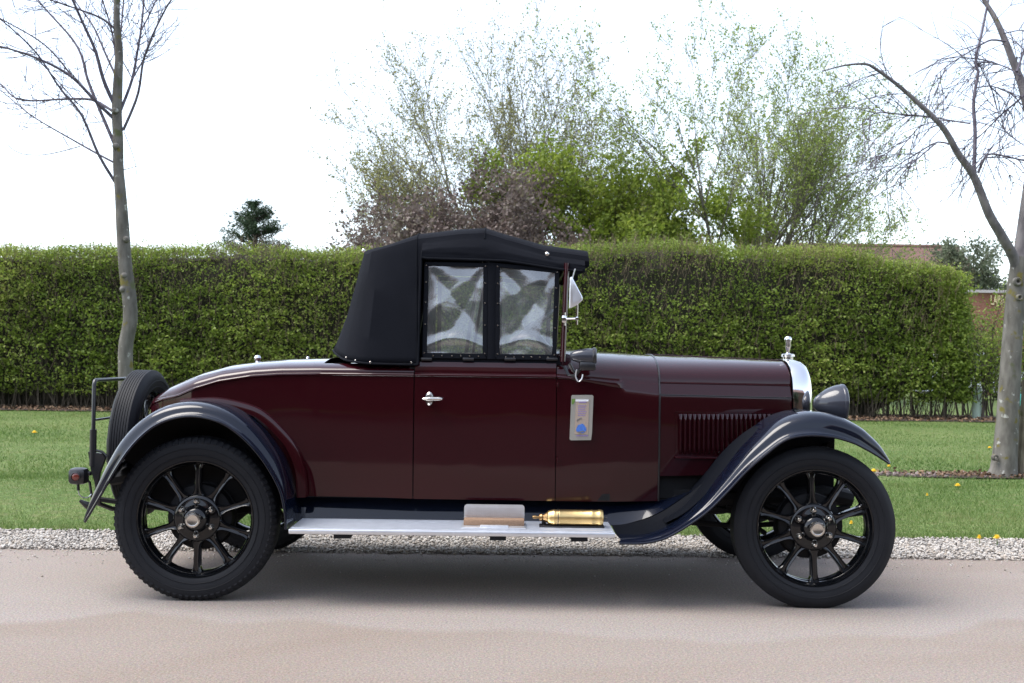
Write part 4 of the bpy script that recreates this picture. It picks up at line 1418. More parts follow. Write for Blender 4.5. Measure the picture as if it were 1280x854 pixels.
# ---- scuttle lamp
sl = empty("side_lamp", (0, 0, 0), parent=car)
c = W(733, 447, .06); zc2 = W(733, 444, .06).z
M = Matrix.Translation((c.x + .03, .06, c.z + .006)) @ Matrix.Rotation(PI / 2, 4, 'Z')
mb = MB(); mb.lathe([(.0, -.105), (.012, -.102), (.022, -.090), (.030, -.065), (.034, -.035), (.035, -.002)], M, 24)
mb.build("shell", LAMPP, sl)
mb = MB(); mb.lathe([(.0355, -.004), (.039, .0), (.039, .010), (.034, .014), (.030, .012)], M, 24); mb.lathe([(.030, .011), (.02, .015), (0, .016)], M, 20)
mb.box((c.x + .005, .06, c.z - .038), (.074, .05, .040), None, .008)
mb.build("body", BLACKS, sl)
mb = MB(); mb.tube([W(725, 462, .07), W(718, 470, .09), W(711, 470, .11), W(705, 458, .12)], .009, 8)
mb.tube([W(712, 455, .08), W(716, 463, .09), W(722, 468, .10)], .008, 8)
mb.build("bracket", BLACKS, sl)
mb = MB(); mb.tube(resample([W(721, 462, .07), W(719.5, 471, .075), W(723, 477, .08), W(727, 474, .08), W(728.5, 468, .08)], 16), .0032, 6); mb.build("cable", ALU, sl)

# ---- plaque on the scuttle side
def side_y(x): return YC - (lerp_table(TAB, x)[1]) + .006
pq = empty("plaque", (0, 0, 0), parent=car)
def quad_plate(mbx, pts, y, th):
    P = [W(px, py, y) for px, py in pts]; n = len(P)
    mbx.add(P + [Vector((p.x, y + th, p.z)) for p in P], [tuple(range(n)), tuple(reversed(range(n, 2 * n)))] + [(i, i + n, (i + 1) % n + n, (i + 1) % n) for i in range(n)])
yq = .086
mb = MB(); quad_plate(mb, [(715.5, 494), (740.5, 494), (741.8, 495.5), (740, 541), (738.8, 550.2), (713.5, 550.5), (712, 549), (714.2, 495.5)], yq, .03); mb.build("frame", mat_plain("plaque_white_metal", (.42, .41, .37), .35, .5, var=.06), pq, False)
mb = MB(); quad_plate(mb, [(720, 500), (736.5, 500), (735, 543), (718.3, 543)], yq - .002, .01); mb.build("panel", BEIGE, pq, False)
mb = MB(); quad_plate(mb, [(719.5, 499.5), (735.8, 499.5), (735.7, 502), (719.4, 502)], yq - .003, .01); mb.build("top_bar", WHITEP, pq, False)
mb = MB(); quad_plate(mb, [(723.5, 502.2), (733, 502.2), (733, 503.4), (723.5, 503.4)], yq - .0032, .01); quad_plate(mb, [(720.5, 544.3), (735, 544.3), (735, 545.3), (720.5, 545.3)], yq - .0032, .01)
for k in range(6): quad_plate(mb, [(722.5, 507 + k * 2.4), (733 - (k % 3), 507 + k * 2.4), (733 - (k % 3), 507.8 + k * 2.4), (722.5, 507.8 + k * 2.4)], yq - .0026, .01)
build_each(mb, "printing", VIOLET, pq, False)
mb = MB()
ring = [(726.6 + 6.2 * math.cos(a) * (1 + .12 * math.sin(3 * a)), 535.8 + 5.6 * math.sin(a) * (1 + .10 * math.cos(5 * a))) for a in [2 * PI * k / 24 for k in range(24)]]
quad_plate(mb, ring, yq - .004, .01); mb.build("blue_emblem", BLUE, pq, False)
mb = MB(); quad_plate(mb, [(720.4, 526), (722.5, 523.5), (726, 522.2), (727.5, 523), (724, 524.5), (721.5, 526.8)], yq - .004, .01)
quad_plate(mb, [(722, 540), (729, 538.5), (730.5, 539.6), (724, 541.5)], yq - .0052, .01); mb.build("dark_mark", GREYI, pq, False)
mb = MB(); quad_plate(mb, [(714.8, 499), (719, 498.5), (718.2, 503), (716.5, 506), (714.6, 505)], yq - .002, .01); mb.build("green_mark", GREENE, pq, False)

# ---- door furniture
dn_ = doors[0]
hc = W(536.5, 498.5, .075)
mb = MB(); mb.lathe([(.0, .030), (.010, .028), (.014, .018), (.010, .006), (.012, -.012)], Matrix.Translation(hc + Vector((-.002, .004, 0))), 16)
mb.lathe([(.0, .003), (.014, .002), (.020, -.006)], Matrix.Translation(hc + Vector((0, .004, .0))) @ Matrix.Diagonal((.9, 1, 1.5, 1)), 20)
a_, b_ = W(527.5, 498.6, .05), W(553, 498.8, .05)
mb.tube(resample([a_ + Vector((.002, 0, 0)), a_ + Vector((.012, -.002, 0)), hc + Vector((0, -.026, 0)), b_.lerp(hc, .4) + Vector((0, -.008, 0)), b_], 14), [.0035, .0055, .0065, .0075, .009, .0095, .0095, .0092, .009, .0088, .0085, .0078, .0065, .0035], 12)
mb.build("handle", NICKEL, dn_)
mb = MB()
for y in (481, 575): mb.lathe([(.0, .010), (.004, .009), (.0055, .003), (.0055, -.01)], Matrix.Translation(W(697, y, .078)), 10); mb.tube([W(697, y - 3.5, .081), W(697, y + 3.5, .081)], .005, 8)
build_each(mb, "hinge", MAROON, dn_)
# knobs on the rear deck
mb = MB()
for px, py, y, s in ((322, 446.5, .60, 1.0), (385, 444.8, .62, .55)):
    mb.lathe([(.0, .030 * s), (.012 * s, .027 * s), (.018 * s, .016 * s), (.014 * s, .004), (.008 * s, 0), (.014 * s, -.012), (.02 * s, -.03)], Matrix.Translation(W(px, py + 5, y)) @ Matrix.Rotation(-PI / 2, 4, 'X'), 18)
build_each(mb, "deck_knob", CHROME, car)

# ---------------------------------------------------------------- hedge
BARKH = mat_bark("hedge_stem_bark", (.035, .028, .02), (.09, .075, .055), None, 20)
TWIG = mat_bark("brown_twig", (.10, .075, .05), (.22, .17, .12), None, 30)
HLEAF = mat_leaf("hedge_leaf", [(.065, .105, .018), (.135, .20, .030), (.21, .29, .045), (.30, .355, .08), (.36, .33, .13)], .48, .5, .55)
HCORE = mat_plain("hedge_shade_core", (.026, .024, .014), .95, var=.6, scale=9, bump=1, bscale=30)


def tubes_np(paths, sides=3):
    """many thin tapered tubes in one go. paths: list of (points (k,3), radii (k))"""
    V, F, k = [], [], 0
    ang = 2 * PI * np.arange(sides) / sides
    for P, R in paths:
        P = np.asarray(P, float); m = len(P)
        D = np.gradient(P, axis=0); D /= np.linalg.norm(D, axis=1)[:, None] + 1e-9
        ref = np.tile(np.array([[.31, .95, .05]]), (m, 1))
        U = np.cross(D, ref); U /= np.linalg.norm(U, axis=1)[:, None] + 1e-9
        Wv = np.cross(D, U)
        R = np.asarray(R, float)
        ring = P[:, None, :] + (U[:, None, :] * np.cos(ang)[None, :, None] + Wv[:, None, :] * np.sin(ang)[None, :, None]) * R[:, None, None]
        V.append(ring.reshape(-1, 3))
        i, j = np.meshgrid(np.arange(m - 1), np.arange(sides), indexing='ij')
        j2 = (j + 1) % sides
        F.append(np.stack([i * sides + j, i * sides + j2, (i + 1) * sides + j2, (i + 1) * sides + j], 2).reshape(-1, 4) + k)
        k += m * sides
    return np.concatenate(V), np.concatenate(F)


HX0, HX1 = -13.0, 8.38
def hedge_top(x):
    """height of the clipped top: nearly level, a hump in the middle, lower towards the right-hand end"""
    h = 3.09 + .04 * math.sin(x * .9) + .03 * math.sin(x * 2.3 + 1)
    h += .17 / (1 + math.exp(-(x - 1.0) * 3)) + .05 * math.exp(-((x - 3.4) / .6) ** 2)
    if x > 6.3: h = h + (float(np.interp(x, [6.3, 6.75, 7.2, 8.2, 8.38], [3.25, 3.12, 3.00, 2.93, 2.88])) - h) * min(1, (x - 6.3) / .3)
    return h


ht = np.vectorize(hedge_top)
hedge = empty("hedge", (0, HY + .6, 0), "tall clipped hedge of fresh green leaves behind the lawn", "hedge")
# leaves in small flat sprays
nt = 17000
X = rng.uniform(HX0, HX1, nt); top = ht(X)
u = rng.uniform(0, 1, nt)
Z = .34 + (top - .34) * u
low = np.where(X < 2, .14, .36) + .10 * np.sin(X * 3.1) + rng.uniform(-.12, .12, nt)
Z = np.maximum(Z, low)
lump = np.array([mnoise.noise(Vector((x * 1.1, z * 1.5, 2))) + .6 * mnoise.noise(Vector((x * 3.4, z * 4.2, 5))) for x, z in zip(X, Z)])
Y = HY + .10 - lump * .20 + rng.normal(0, .05, nt)
Y += np.clip((Z - (top - .10)) / .10, 0, 1) ** 2 * rng.uniform(0, .9, nt)
Y += np.clip(.6 - Z, 0, 1) * .5
# the right-hand end turns back
nend = 2600
Xe = HX1 + .1 + rng.normal(0, .09, nend); Ye = HY + rng.uniform(0, 1.2, nend); te = float(hedge_top(HX1))
Ze = .4 + (te - .45) * rng.uniform(0, 1, nend)
nto = 9500       # the top face
Xt = rng.uniform(HX0, HX1, nto); Yt = HY + rng.uniform(.1, 1.3, nto); Zt = ht(Xt) + rng.normal(-.03, .07, nto)
TC = np.concatenate([np.stack([X, Y, Z], 1), np.stack([Xe, Ye, Ze], 1), np.stack([Xt, Yt, Zt], 1)])
nx_ = 3600       # a denser fringe along the clipped top edge
Xf = rng.uniform(HX0, HX1, nx_); Zf = ht(Xf) - .42 * rng.uniform(0, 1, nx_) ** 1.2; Yf = HY + .05 + rng.uniform(0, .35, nx_)
TC = np.concatenate([TC, np.stack([Xf, Yf, Zf], 1)])
dn = np.array([mnoise.noise(Vector((p[0] * .5, p[2] * .9, 7))) + .5 * mnoise.noise(Vector((p[0] * 2.5, p[2] * 2.5, 17))) for p in TC])
hfrac = TC[:, 2] / 3.1
cnt = np.clip(8.0 - 3.0 * np.clip(hfrac - .62, 0, 1) * 2 - 5.2 * np.clip(dn - .06, 0, 1) * 2 + rng.normal(0, 1.5, len(TC)), 1, 10).astype(int)
idx = np.repeat(np.arange(len(TC)), cnt)
C = TC[idx] + rng.normal(0, 1, (len(idx), 3)) * np.array([.075, .06, .022])
C[:, 2] -= .25 * np.abs(C[:, 0] - TC[idx][:, 0])
sz = .062 - .018 * np.clip(C[:, 2] / 3.1 - .5, 0, 1) * 2
link("foliage", np_mesh("foliage", *leaf_quads(C, sz, .9, .66), HLEAF), hedge)
# stems, then the fine bare twigs that show between and above the leaves
paths = []
x = HX0
while x < HX1:
    xx, yy = x, HY + .45 + rnd.uniform(-.12, .12)
    pts, rad, r0 = [], [], rnd.uniform(.018, .036)
    for k in range(6):
        pts.append((xx, yy, k * .45)); rad.append(r0 * (1 - .1 * k)); xx += rnd.uniform(-.05, .05); yy += rnd.uniform(-.05, .05)
    paths.append((pts, rad)); x += rnd.uniform(.22, .40)
    if rnd.random() < .6:
        paths.append(([(xx, yy - .2, 0), (xx + rnd.uniform(-.1, .1), yy - .3, .4), (xx + rnd.uniform(-.2, .2), yy - .4, .8)], [.012, .009, .006]))
for i in range(1500):      # tangled shoots and dead twigs round the feet of the hedge
    x = rnd.uniform(HX0, HX1); y = HY + rnd.uniform(.0, .75); L = rnd.uniform(.25, .75); dx, dy = rnd.gauss(0, .28), rnd.gauss(-.05, .2)
    paths.append(([(x, y, 0), (x + dx * L * .5 + rnd.gauss(0, .02), y + dy * L * .5, L * .5), (x + dx * L, y + dy * L, L)], [.008, .006, .003]))
link("stems", np_mesh("stems", *tubes_np(paths, 6), BARKH), hedge)
paths = []
for i in range(9500):
    x = rnd.uniform(HX0, HX1); t = hedge_top(x)
    up = rnd.random()
    z = t * (1 - up ** 1.5 * .75) + rnd.uniform(-.25, .02); y = HY + .02 + rnd.uniform(-.12, .35)
    if rnd.random() < .35: y = HY + rnd.uniform(.2, 1.2); z = t - rnd.uniform(.05, .3)
    L = rnd.uniform(.14, .34); dx = rnd.uniform(-.5, .5); dy = rnd.uniform(-.5, .2)
    p0 = np.array([x, y, z]); d = np.array([dx, dy, 1.0]); d /= np.linalg.norm(d)
    p1 = p0 + d * L * .5 + np.array([rnd.uniform(-.02, .02), 0, 0]); p2 = p0 + d * L
    paths.append(([p0, p1, p2], [.0042, .0032, .0016]))
for i in range(70):   # a few long shoots above the clipped line
    x = rnd.uniform(HX0, HX1); t = hedge_top(x)
    p0 = np.array([x, HY + rnd.uniform(.1, 1), t - .1]); L = rnd.uniform(.15, .42)
    paths.append(([p0, p0 + np.array([rnd.uniform(-.04, .04), 0, L * .5]), p0 + np.array([rnd.uniform(-.08, .08), 0, L])], [.005, .004, .002]))
link("twigs", np_mesh("twigs", *tubes_np(paths, 3), TWIG), hedge)
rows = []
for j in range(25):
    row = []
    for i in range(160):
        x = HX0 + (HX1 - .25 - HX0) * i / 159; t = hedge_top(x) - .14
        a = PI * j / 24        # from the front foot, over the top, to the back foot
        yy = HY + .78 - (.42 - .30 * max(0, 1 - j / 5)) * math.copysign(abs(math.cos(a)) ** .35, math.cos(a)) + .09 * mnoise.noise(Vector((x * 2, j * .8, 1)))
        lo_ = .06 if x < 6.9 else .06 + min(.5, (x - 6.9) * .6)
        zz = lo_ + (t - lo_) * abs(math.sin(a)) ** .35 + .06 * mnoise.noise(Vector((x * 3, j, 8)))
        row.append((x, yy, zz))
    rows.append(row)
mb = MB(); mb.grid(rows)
mb.build("shade_core", HCORE, hedge, True, merge=False)  # dark sheet inside the hedge, its colour stands for the shade within


# ---------------------------------------------------------------- trees
def grow(start, direc, length, radius, level, maxlevel, out, tips, up=.25, spread=.6, kids=(3, 5), shrink=.62, droop=0.0, R=rnd):
    k = 5
    p = np.array(start, float); d = np.array(direc, float); d /= np.linalg.norm(d)
    pts, rad = [p.copy()], [radius]
    for i in range(k):
        d = d + np.array([R.gauss(0, .10), R.gauss(0, .10), up * .22 - droop * .12 * level]); d /= np.linalg.norm(d)
        p = p + d * length / k
        pts.append(p.copy()); rad.append(max(.0022, radius * (1 - .72 * (i + 1) / k)))
    out.append((level, pts, rad))
    if level >= maxlevel:
        tips.append((pts[2], pts[4], pts[5])); return
    if level == maxlevel - 1: tips.append((pts[3], pts[4], pts[5]))
    n = R.randint(*kids)
    for c in range(n):
        t = R.uniform(.28, .98); i = min(k - 1, int(t * k)); q = pts[i] + (pts[i + 1] - pts[i]) * (t * k - i)
        dd = np.array(pts[i + 1]) - np.array(pts[i]); dd /= np.linalg.norm(dd)
        a = np.array([R.gauss(0, 1), R.gauss(0, 1), R.gauss(0, .6)]); a -= dd * a.dot(dd); a /= np.linalg.norm(a) + 1e-9
        nd = dd * math.cos(spread) + a * math.sin(spread)
        grow(q, nd, length * shrink * R.uniform(.75, 1.15), rad[i] * .62, level + 1, maxlevel, out, tips, up, spread, kids, shrink, droop, R)


def make_tree(name, base, stems, label, group, leafmat, barkmat, leaf_per_tip, leaf_size, jitter, maxlevel=3, up=.25, spread=.55, kids=(4, 6), shrink=.6, seed=1, minr=.0, cat="tree", leaf_lo=0.0, keep=None):
    R = random.Random(seed)
    t = empty(name, base, label, cat, group)
    out, tips = [], []
    for (dx, dy, dz, L, r) in stems:
        grow((R.uniform(-.15, .15), R.uniform(-.15, .15), -.05), (dx, dy, dz), L, r, 0, maxlevel, out, tips, up, spread, kids, shrink, 0.0, R)
    thick = [(p, np.maximum(r, minr)) for l, p, r in out if l <= 1]; thin = [(p, np.maximum(r, minr)) for l, p, r in out if l > 1]
    link("trunk", np_mesh("trunk", *tubes_np(thick, 6), barkmat, True), t, False)
    V, F = tubes_np(thin, 3)
    link("branches", np_mesh("branches", V, F, barkmat), t, False)
    if leaf_per_tip > 0:
        P = np.array([q for tip in tips for q in tip])
        if keep is not None: P = P[[keep(q) for q in P]]
        k = rng.poisson(leaf_per_tip / 3.0, len(P))
        C = np.repeat(P, k, axis=0); C = C + rng.normal(0, jitter, C.shape)
        link("crown", np_mesh("crown", *leaf_quads(C, leaf_size, .3, .7), leafmat), t, False)
    return t


BARKD = mat_bark("dark_tree_bark", (.045, .035, .03), (.11, .09, .075), None, 12)
BARKG = mat_bark("grey_tree_bark", (.10, .09, .075), (.20, .185, .16), None, 12)
YL = mat_leaf("young_yellow_leaf", [(.13, .13, .05), (.20, .21, .07), (.30, .30, .11), (.22, .18, .09)], .55, .5, .6)
GL = mat_leaf("bright_green_leaf", [(.10, .15, .015), (.17, .24, .03), (.27, .34, .055), (.32, .35, .08)], .55, .5, .7)
GL2 = mat_leaf("fresh_green_leaf", [(.13, .18, .04), (.21, .28, .06), (.31, .38, .10), (.28, .28, .11)], .58, .5, .7)
PL = mat_leaf("purple_grey_leaf", [(.065, .048, .045), (.12, .088, .08), (.19, .15, .13), (.17, .17, .09)], .35, .5, .9)
CF = mat_leaf("conifer_needles", [(.012, .030, .014), (.025, .055, .022), (.05, .075, .03)], .15, .6, 1.2)
EU = mat_leaf("grey_green_leaf", [(.06, .08, .05), (.12, .15, .09), (.20, .21, .15)], .4, .6, .6)

BG = "trees standing beyond the hedge"
# bare sparse multi-stemmed tree left of the middle
b = W(650, 455, 25.2); b.z = 0
make_tree("tree", b, [(-.95, .1, .95, 4.6, .05), (-.72, -.2, 1.0, 5.0, .06), (-.45, -.2, 1.1, 5.8, .08), (-.2, .2, 1.2, 6.4, .09), (.05, -.1, 1.2, 6.6, .09), (.26, .2, 1.1, 6.0, .08), (.50, 0, 1.0, 5.4, .06), (.78, .1, .95, 4.6, .05), (-.05, .3, 1.2, 5.6, .08), (.4, -.3, 1.1, 5.0, .06), (-.6, .3, 1, 5.2, .06)],
          "tall sparse multi-stemmed tree with tiny yellowish leaves, above the car's roof", BG, YL, BARKG, 13, .060, .055, 3, .22, .52, (6, 9), .56, 21, .0044)
# sparse tree on the right with brighter leaves
b = W(935, 455, 25.0); b.z = 0
make_tree("tree", b, [(-.70, .1, 1.0, 5.7, .06), (-.48, .1, 1.1, 6.4, .07), (-.33, -.3, 1.2, 6.5, .07), (-.18, -.2, 1.2, 6.1, .08), (-.03, .2, 1.2, 5.9, .08), (.14, -.1, 1.2, 6.4, .08), (.36, .2, 1.1, 6.6, .08), (.56, 0, 1.0, 6.0, .06), (.24, .3, 1.2, 6.2, .07), (.74, .1, .85, 5.0, .05), (.85, -.1, .6, 3.4, .045), (.45, -.2, 1, 6.0, .06)],
          "tall airy tree with fresh green leaves above the bonnet, right of the bushy green one", BG, GL2, BARKG, 16, .062, .055, 3, .22, .48, (6, 8), .54, 14, .0044)
# bright green bushy tree between them
b = W(785, 455, 23.5); b.z = 0
make_tree("tree", b, [(-.3, -.1, 1, 4.2, .06), (-.1, .1, 1, 4.9, .07), (.12, -.1, 1, 4.6, .07), (.30, .1, .95, 4.0, .06), (.0, -.3, 1, 4.2, .06), (-.5, 0, .9, 3.1, .05), (.5, -.1, .9, 3.1, .05), (.2, -.3, .9, 3.2, .05)],
          "bushy bright green tree between the two tall sparse trees", BG, GL, BARKD, 30, .10, .095, 3, .12, .68, (6, 8), .54, 8, .004)
# purple-grey leaved small tree
b = W(585, 455, 22.0); b.z = 0
make_tree("purple_leaved_tree", b, [(-.95, 0, .62, 2.9, .06), (-.72, 0, .8, 3.1, .06), (-.45, -.2, 1, 3.3, .06), (-.2, .2, 1, 3.5, .07), (.1, -.1, 1, 3.5, .07), (.4, .1, 1, 3.3, .06), (.7, 0, .85, 3.1, .05), (-.3, -.3, .9, 3.0, .05), (.3, .3, 1, 3.1, .05), (-1.1, .2, .5, 3.1, .05)],
          "spreading purple-grey leaved tree right behind the hedge and the black hood", BG, PL, BARKD, 15, .10, .095, 3, .08, .68, (6, 8), .58, 12, .004)
b = W(790, 455, 20.0); b.z = 0
make_tree("shrub", b, [(-1.0, 0, 1.2, 2.4, .03), (-.5, .1, 1.3, 2.5, .03), (0, 0, 1.3, 2.6, .03), (.5, 0, 1.3, 2.5, .03), (1.0, .1, 1.2, 2.5, .03)],
          "low grey-brown shrub just topping the hedge right of the hood", BG, PL, BARKD, 12, .06, .10, 3, .3, .6, (4, 6), .5, 3, .004, cat="shrub")


# dark evergreen behind the left half of the hedge
def conifer(px, py_top, y, rad, name, label, mat, n=5200, seed=3):
    topp = W(px, py_top, y); R = random.Random(seed)
    t = empty(name, (topp.x, y, 0), label, "tree", BG)
    H = topp.z
    mb = MB(); mb.tube([(0, 0, 0), (.03, 0, H * .5), (0, 0, H * .96)], [.13, .09, .02], 8)
    link("trunk", mb.mesh("trunk", BARKD), t, False)
    P, br = [], []
    for i in range(300):
        f = R.uniform(.25, 1) ** .9; z = H * f * .97; a = R.uniform(0, 2 * PI)
        L = rad * ((1 - f) ** .55) * R.uniform(.7, 1.15) * 1.25 + .08
        e = np.array([math.cos(a) * L, math.sin(a) * L, z + L * .35 + R.uniform(0, .12)]); s = np.array([0, 0, z])
        br.append(([s, s * .5 + e * .5 + np.array([0, 0, -.03]), e], [.018, .011, .004]))
        for k in range(int(45 + 70 * L)):
            q = s + (e - s) * R.uniform(.35, 1.05); P.append(q + np.array([R.gauss(0, .06), R.gauss(0, .06), R.gauss(0, .05)]))
    link("branches", np_mesh("branches", *tubes_np(br, 4), BARKD), t, False)
    link("crown", np_mesh("crown", *leaf_quads(np.array(P), .085, .2, .35), mat), t, False)
    return t
conifer(320, 249, 30, 1.75, "conifer_tree", "small dark evergreen tree peeping over the left half of the hedge", CF)
b = W(1236, 455, 42.0); b.z = 0
make_tree("tree", b, [(-.3, 0, 1, 3.9, .08), (.05, 0, 1, 4.6, .09), (.3, 0, 1, 4.0, .08), (-.12, .1, 1, 4.4, .08)],
          "distant grey-green evergreen tree between the far roofs and the forked tree", BG, EU, BARKD, 16, .13, .17, 3, .3, .5, (5, 6), .52, 9, .008)
b = W(1190, 455, 44.0); b.z = 0
make_tree("tree", b, [(-.15, 0, 1, 3.2, .06), (.1, 0, 1, 3.4, .07)],
          "small sparse distant tree showing over the far tiled roof", BG, EU, BARKD, 6, .11, .14, 3, .3, .5, (4, 5), .5, 19, .008)


# the two bare street trees on the lawn, traced limb by limb
def limb(pts, y, r0, r1, dy=0.0, n=None, base_y=None):
    """pixel polyline of a limb -> points and radii; y drifts by dy towards its end"""
    k = len(pts); out = []
    for i, (px, py) in enumerate(pts):
        out.append(W(px, py, y + dy * i / max(1, k - 1)))
    P = resample(out, n or max(6, 3 * k))
    m = len(P)
    return [tuple(p) for p in P], [r0 + (r1 - r0) * i / (m - 1) for i in range(m)]


def side_twigs(paths, n, L, R, droop=0.0, rad=.003, up=.0, out_tips=None):
    res = []
    for _ in range(n):
        pts, rr = R.choice(paths)
        i = R.randint(max(1, len(pts) // 4), len(pts) - 2)
        p = np.array(pts[i]); d = np.array(pts[i + 1]) - p; d /= np.linalg.norm(d) + 1e-9
        a = np.array([R.gauss(0, 1), R.gauss(0, 1), R.gauss(0, 1)]); a -= d * a.dot(d); a /= np.linalg.norm(a) + 1e-9
        dd = d * .75 + a * .65
        l = L * R.uniform(.4, 1.2); q = p.copy(); P = [q.copy()]
        for k in range(5):
            dd = dd + np.array([R.gauss(0, .09), R.gauss(0, .09), up - droop]); dd /= np.linalg.norm(dd)
            q = q + dd * l / 5; P.append(q.copy())
        res.append((P, [rad * (1 - .13 * k) for k in range(6)]))
    return res


TRUNKG = mat_bark("smooth_grey_bark", (0.088, 0.082, 0.071), (0.163, 0.153, 0.136), [(9, .60, (0.136, 0.116, 0.034)), (16, .64, (0.340, 0.340, 0.313)), (5, .62, (.09, .10, .05))], 16, .6)
LIMBG = mat_bark("violet_grey_limb_bark", (.11, .10, .105), (.20, .185, .185), [(9, .66, (.13, .12, .04))], 16, .5)
BRANCHV = mat_bark("violet_grey_twig_bark", (.075, .065, .085), (.14, .125, .15), None, 30, .2)
LY = G(1255, 599).y
left = empty("tree", (W(157, 470, LY).x, LY, 0), "slim leafless tree on the lawn behind the spare wheel", "tree", "leafless trees on the lawn")
tp = [(160, 600), (158, 500), (157, 462), (157.5, 430), (163, 400), (161.5, 370), (158, 345), (155, 310), (151, 246), (148, 211), (147.6, 176), (146, 140), (147.6, 98), (149, 63), (146, 35), (146, 0), (147, -60), (145, -140)]
tr_ = [.085, .073, .068, .068, .066, .066, .062, .060, .052, .048, .047, .046, .037, .031, .028, .025, .02, .012]
P = [W(x, y, LY) for x, y in tp]; P[0].z = -.02
P2 = resample(P, 60); r2 = [float(np.interp(i / 59, np.linspace(0, 1, len(tr_)), tr_)) for i in range(60)]
mb = MB(); mb.tube(P2, r2, 14)
for (x, y) in [(158, 345), (156, 362), (160, 300), (146, 140), (147, 184)]:
    c = W(x, y, LY); mb.lathe([(.0, .075), (.018, .072), (.03, .06), (.034, .045)], Matrix.Translation(c), 10)
mb.build("trunk", TRUNKG, left)
br = [
    ([(146, 187), (123, 133.5), (109, 98), (102, 70), (88, 46), (53, 7), (30, -25)], .5, .018, .006),
    ([(143, 149), (130, 137), (116, 123), (88, 95), (49, 74), (0, 58), (-40, 52)], -.4, .018, .006),
    ([(142, 140), (116, 125), (81, 124), (25, 125), (0, 105), (-30, 90)], .6, .014, .005),
    ([(145, 135), (130, 102), (119, 63), (105, 32), (91, 0), (80, -30)], -.3, .020, .009),
    ([(144, 228), (123, 193), (102, 144), (74, 109), (46, 67), (10, 32), (-20, 10)], -.6, .015, .005),
    ([(146, 205), (123, 193), (98, 179), (46, 149), (21, 130), (0, 112)], .5, .011, .004),
    ([(100, 183), (70, 191), (46, 194), (21, 190), (0, 172), (-20, 150)], .4, .005, .003),
    ([(150, 140), (165, 100), (172, 63), (176, 39), (180, 0), (182, -30)], .4, .015, .007),
    ([(154, 163), (172, 119), (179, 77), (190, 46), (204, 17), (214, 0), (230, -20)], -.5, .014, .006),
    ([(165, 100), (183, 67), (190, 46)], .2, .008, .005),
    ([(176, 39), (186, 20), (195, 0), (200, -20)], .3, .008, .005),
    ([(155, 165), (169, 204), (171, 242), (165, 281)], -.3, .004, .002),
    ([(153, 213), (174, 207)], .0, .005, .002),
    ([(146, 98), (133, 70), (116, 32), (95, 3), (85, -20)], .5, .012, .005),
    ([(144, 37), (123, 21), (63, 0), (30, -12)], -.4, .011, .005),
    ([(0, 23), (46, 49), (70, 70), (91, 97)], .0, .006, .009),
    ([(147, 90), (140, 40), (128, 0), (120, -30)], .3, .010, .006),
    ([(149, 60), (152, 30), (155, 0)], .2, .010, .006),
    ([(0, 60), (40, 70), (80, 110), (97, 130)], .0, .003, .006),
]
lp = [limb(p, LY, r0, r1, dy) for p, dy, r0, r1 in br]
lR = random.Random(4)
tw = side_twigs([p for k, p in enumerate(lp) if k not in (6, 11, 12)], 200, .70, lR, .0, .0040, .09)
tw2 = side_twigs(tw, 420, .34, lR, .0, .0032, .03)
link("branches", np_mesh("branches", *tubes_np(lp, 7), BRANCHV, True), left, True)
link("twigs", np_mesh("twigs", *tubes_np(tw + tw2, 4), BRANCHV), left, True)

right = empty("tree", (TB.x - .02, LY, 0), "forked leafless tree with mossy grey trunk at the right edge", "tree", "leafless trees on the lawn")
P = [W(x, y, LY) for x, y in [(1252, 601), (1254, 592), (1256, 570), (1258.5, 540), (1262, 480), (1265, 430), (1269, 380), (1273, 345), (1276, 322)]]; P[0].z = .0
P2 = resample(P, 40); rr = [float(np.interp(i / 39, [0, .04, .12, .3, .6, .85, 1], [.148, .122, .110, .100, .090, .088, .084])) for i in range(40)]
mb = MB(); mb.tube(P2, rr, 20)
fork = [limb([(1275, 335), (1279, 300), (1285, 250), (1291, 200), (1291, 160), (1283, 128), (1277, 105), (1271, 89), (1256, 50), (1244, 23), (1230, 0), (1222, -20)], LY, .075, .016, .3),
        limb([(1272, 338), (1266, 320), (1259, 307), (1248, 288), (1236, 267), (1217, 220), (1198, 193), (1183, 166), (1167, 147), (1124, 108), (1089.5, 83), (1078, 80), (1055, 82), (1028, 89)], LY, .050, .005, -.7)]
for (x, y, s) in [(1272, 352, 1.2), (1274, 372, .9), (1244, 572, .9), (1262, 590, 1)]:
    c = W(x, y, LY - .09); mb.lathe([(.012 * s, .012), (.026 * s, .022), (.034 * s, .012), (.036 * s, -.02)], Matrix.Translation(c), 10)
mb.build("trunk", TRUNKG, right)
for p, r in fork: MB().tube(p, r, 12).build("limb", LIMBG, right)
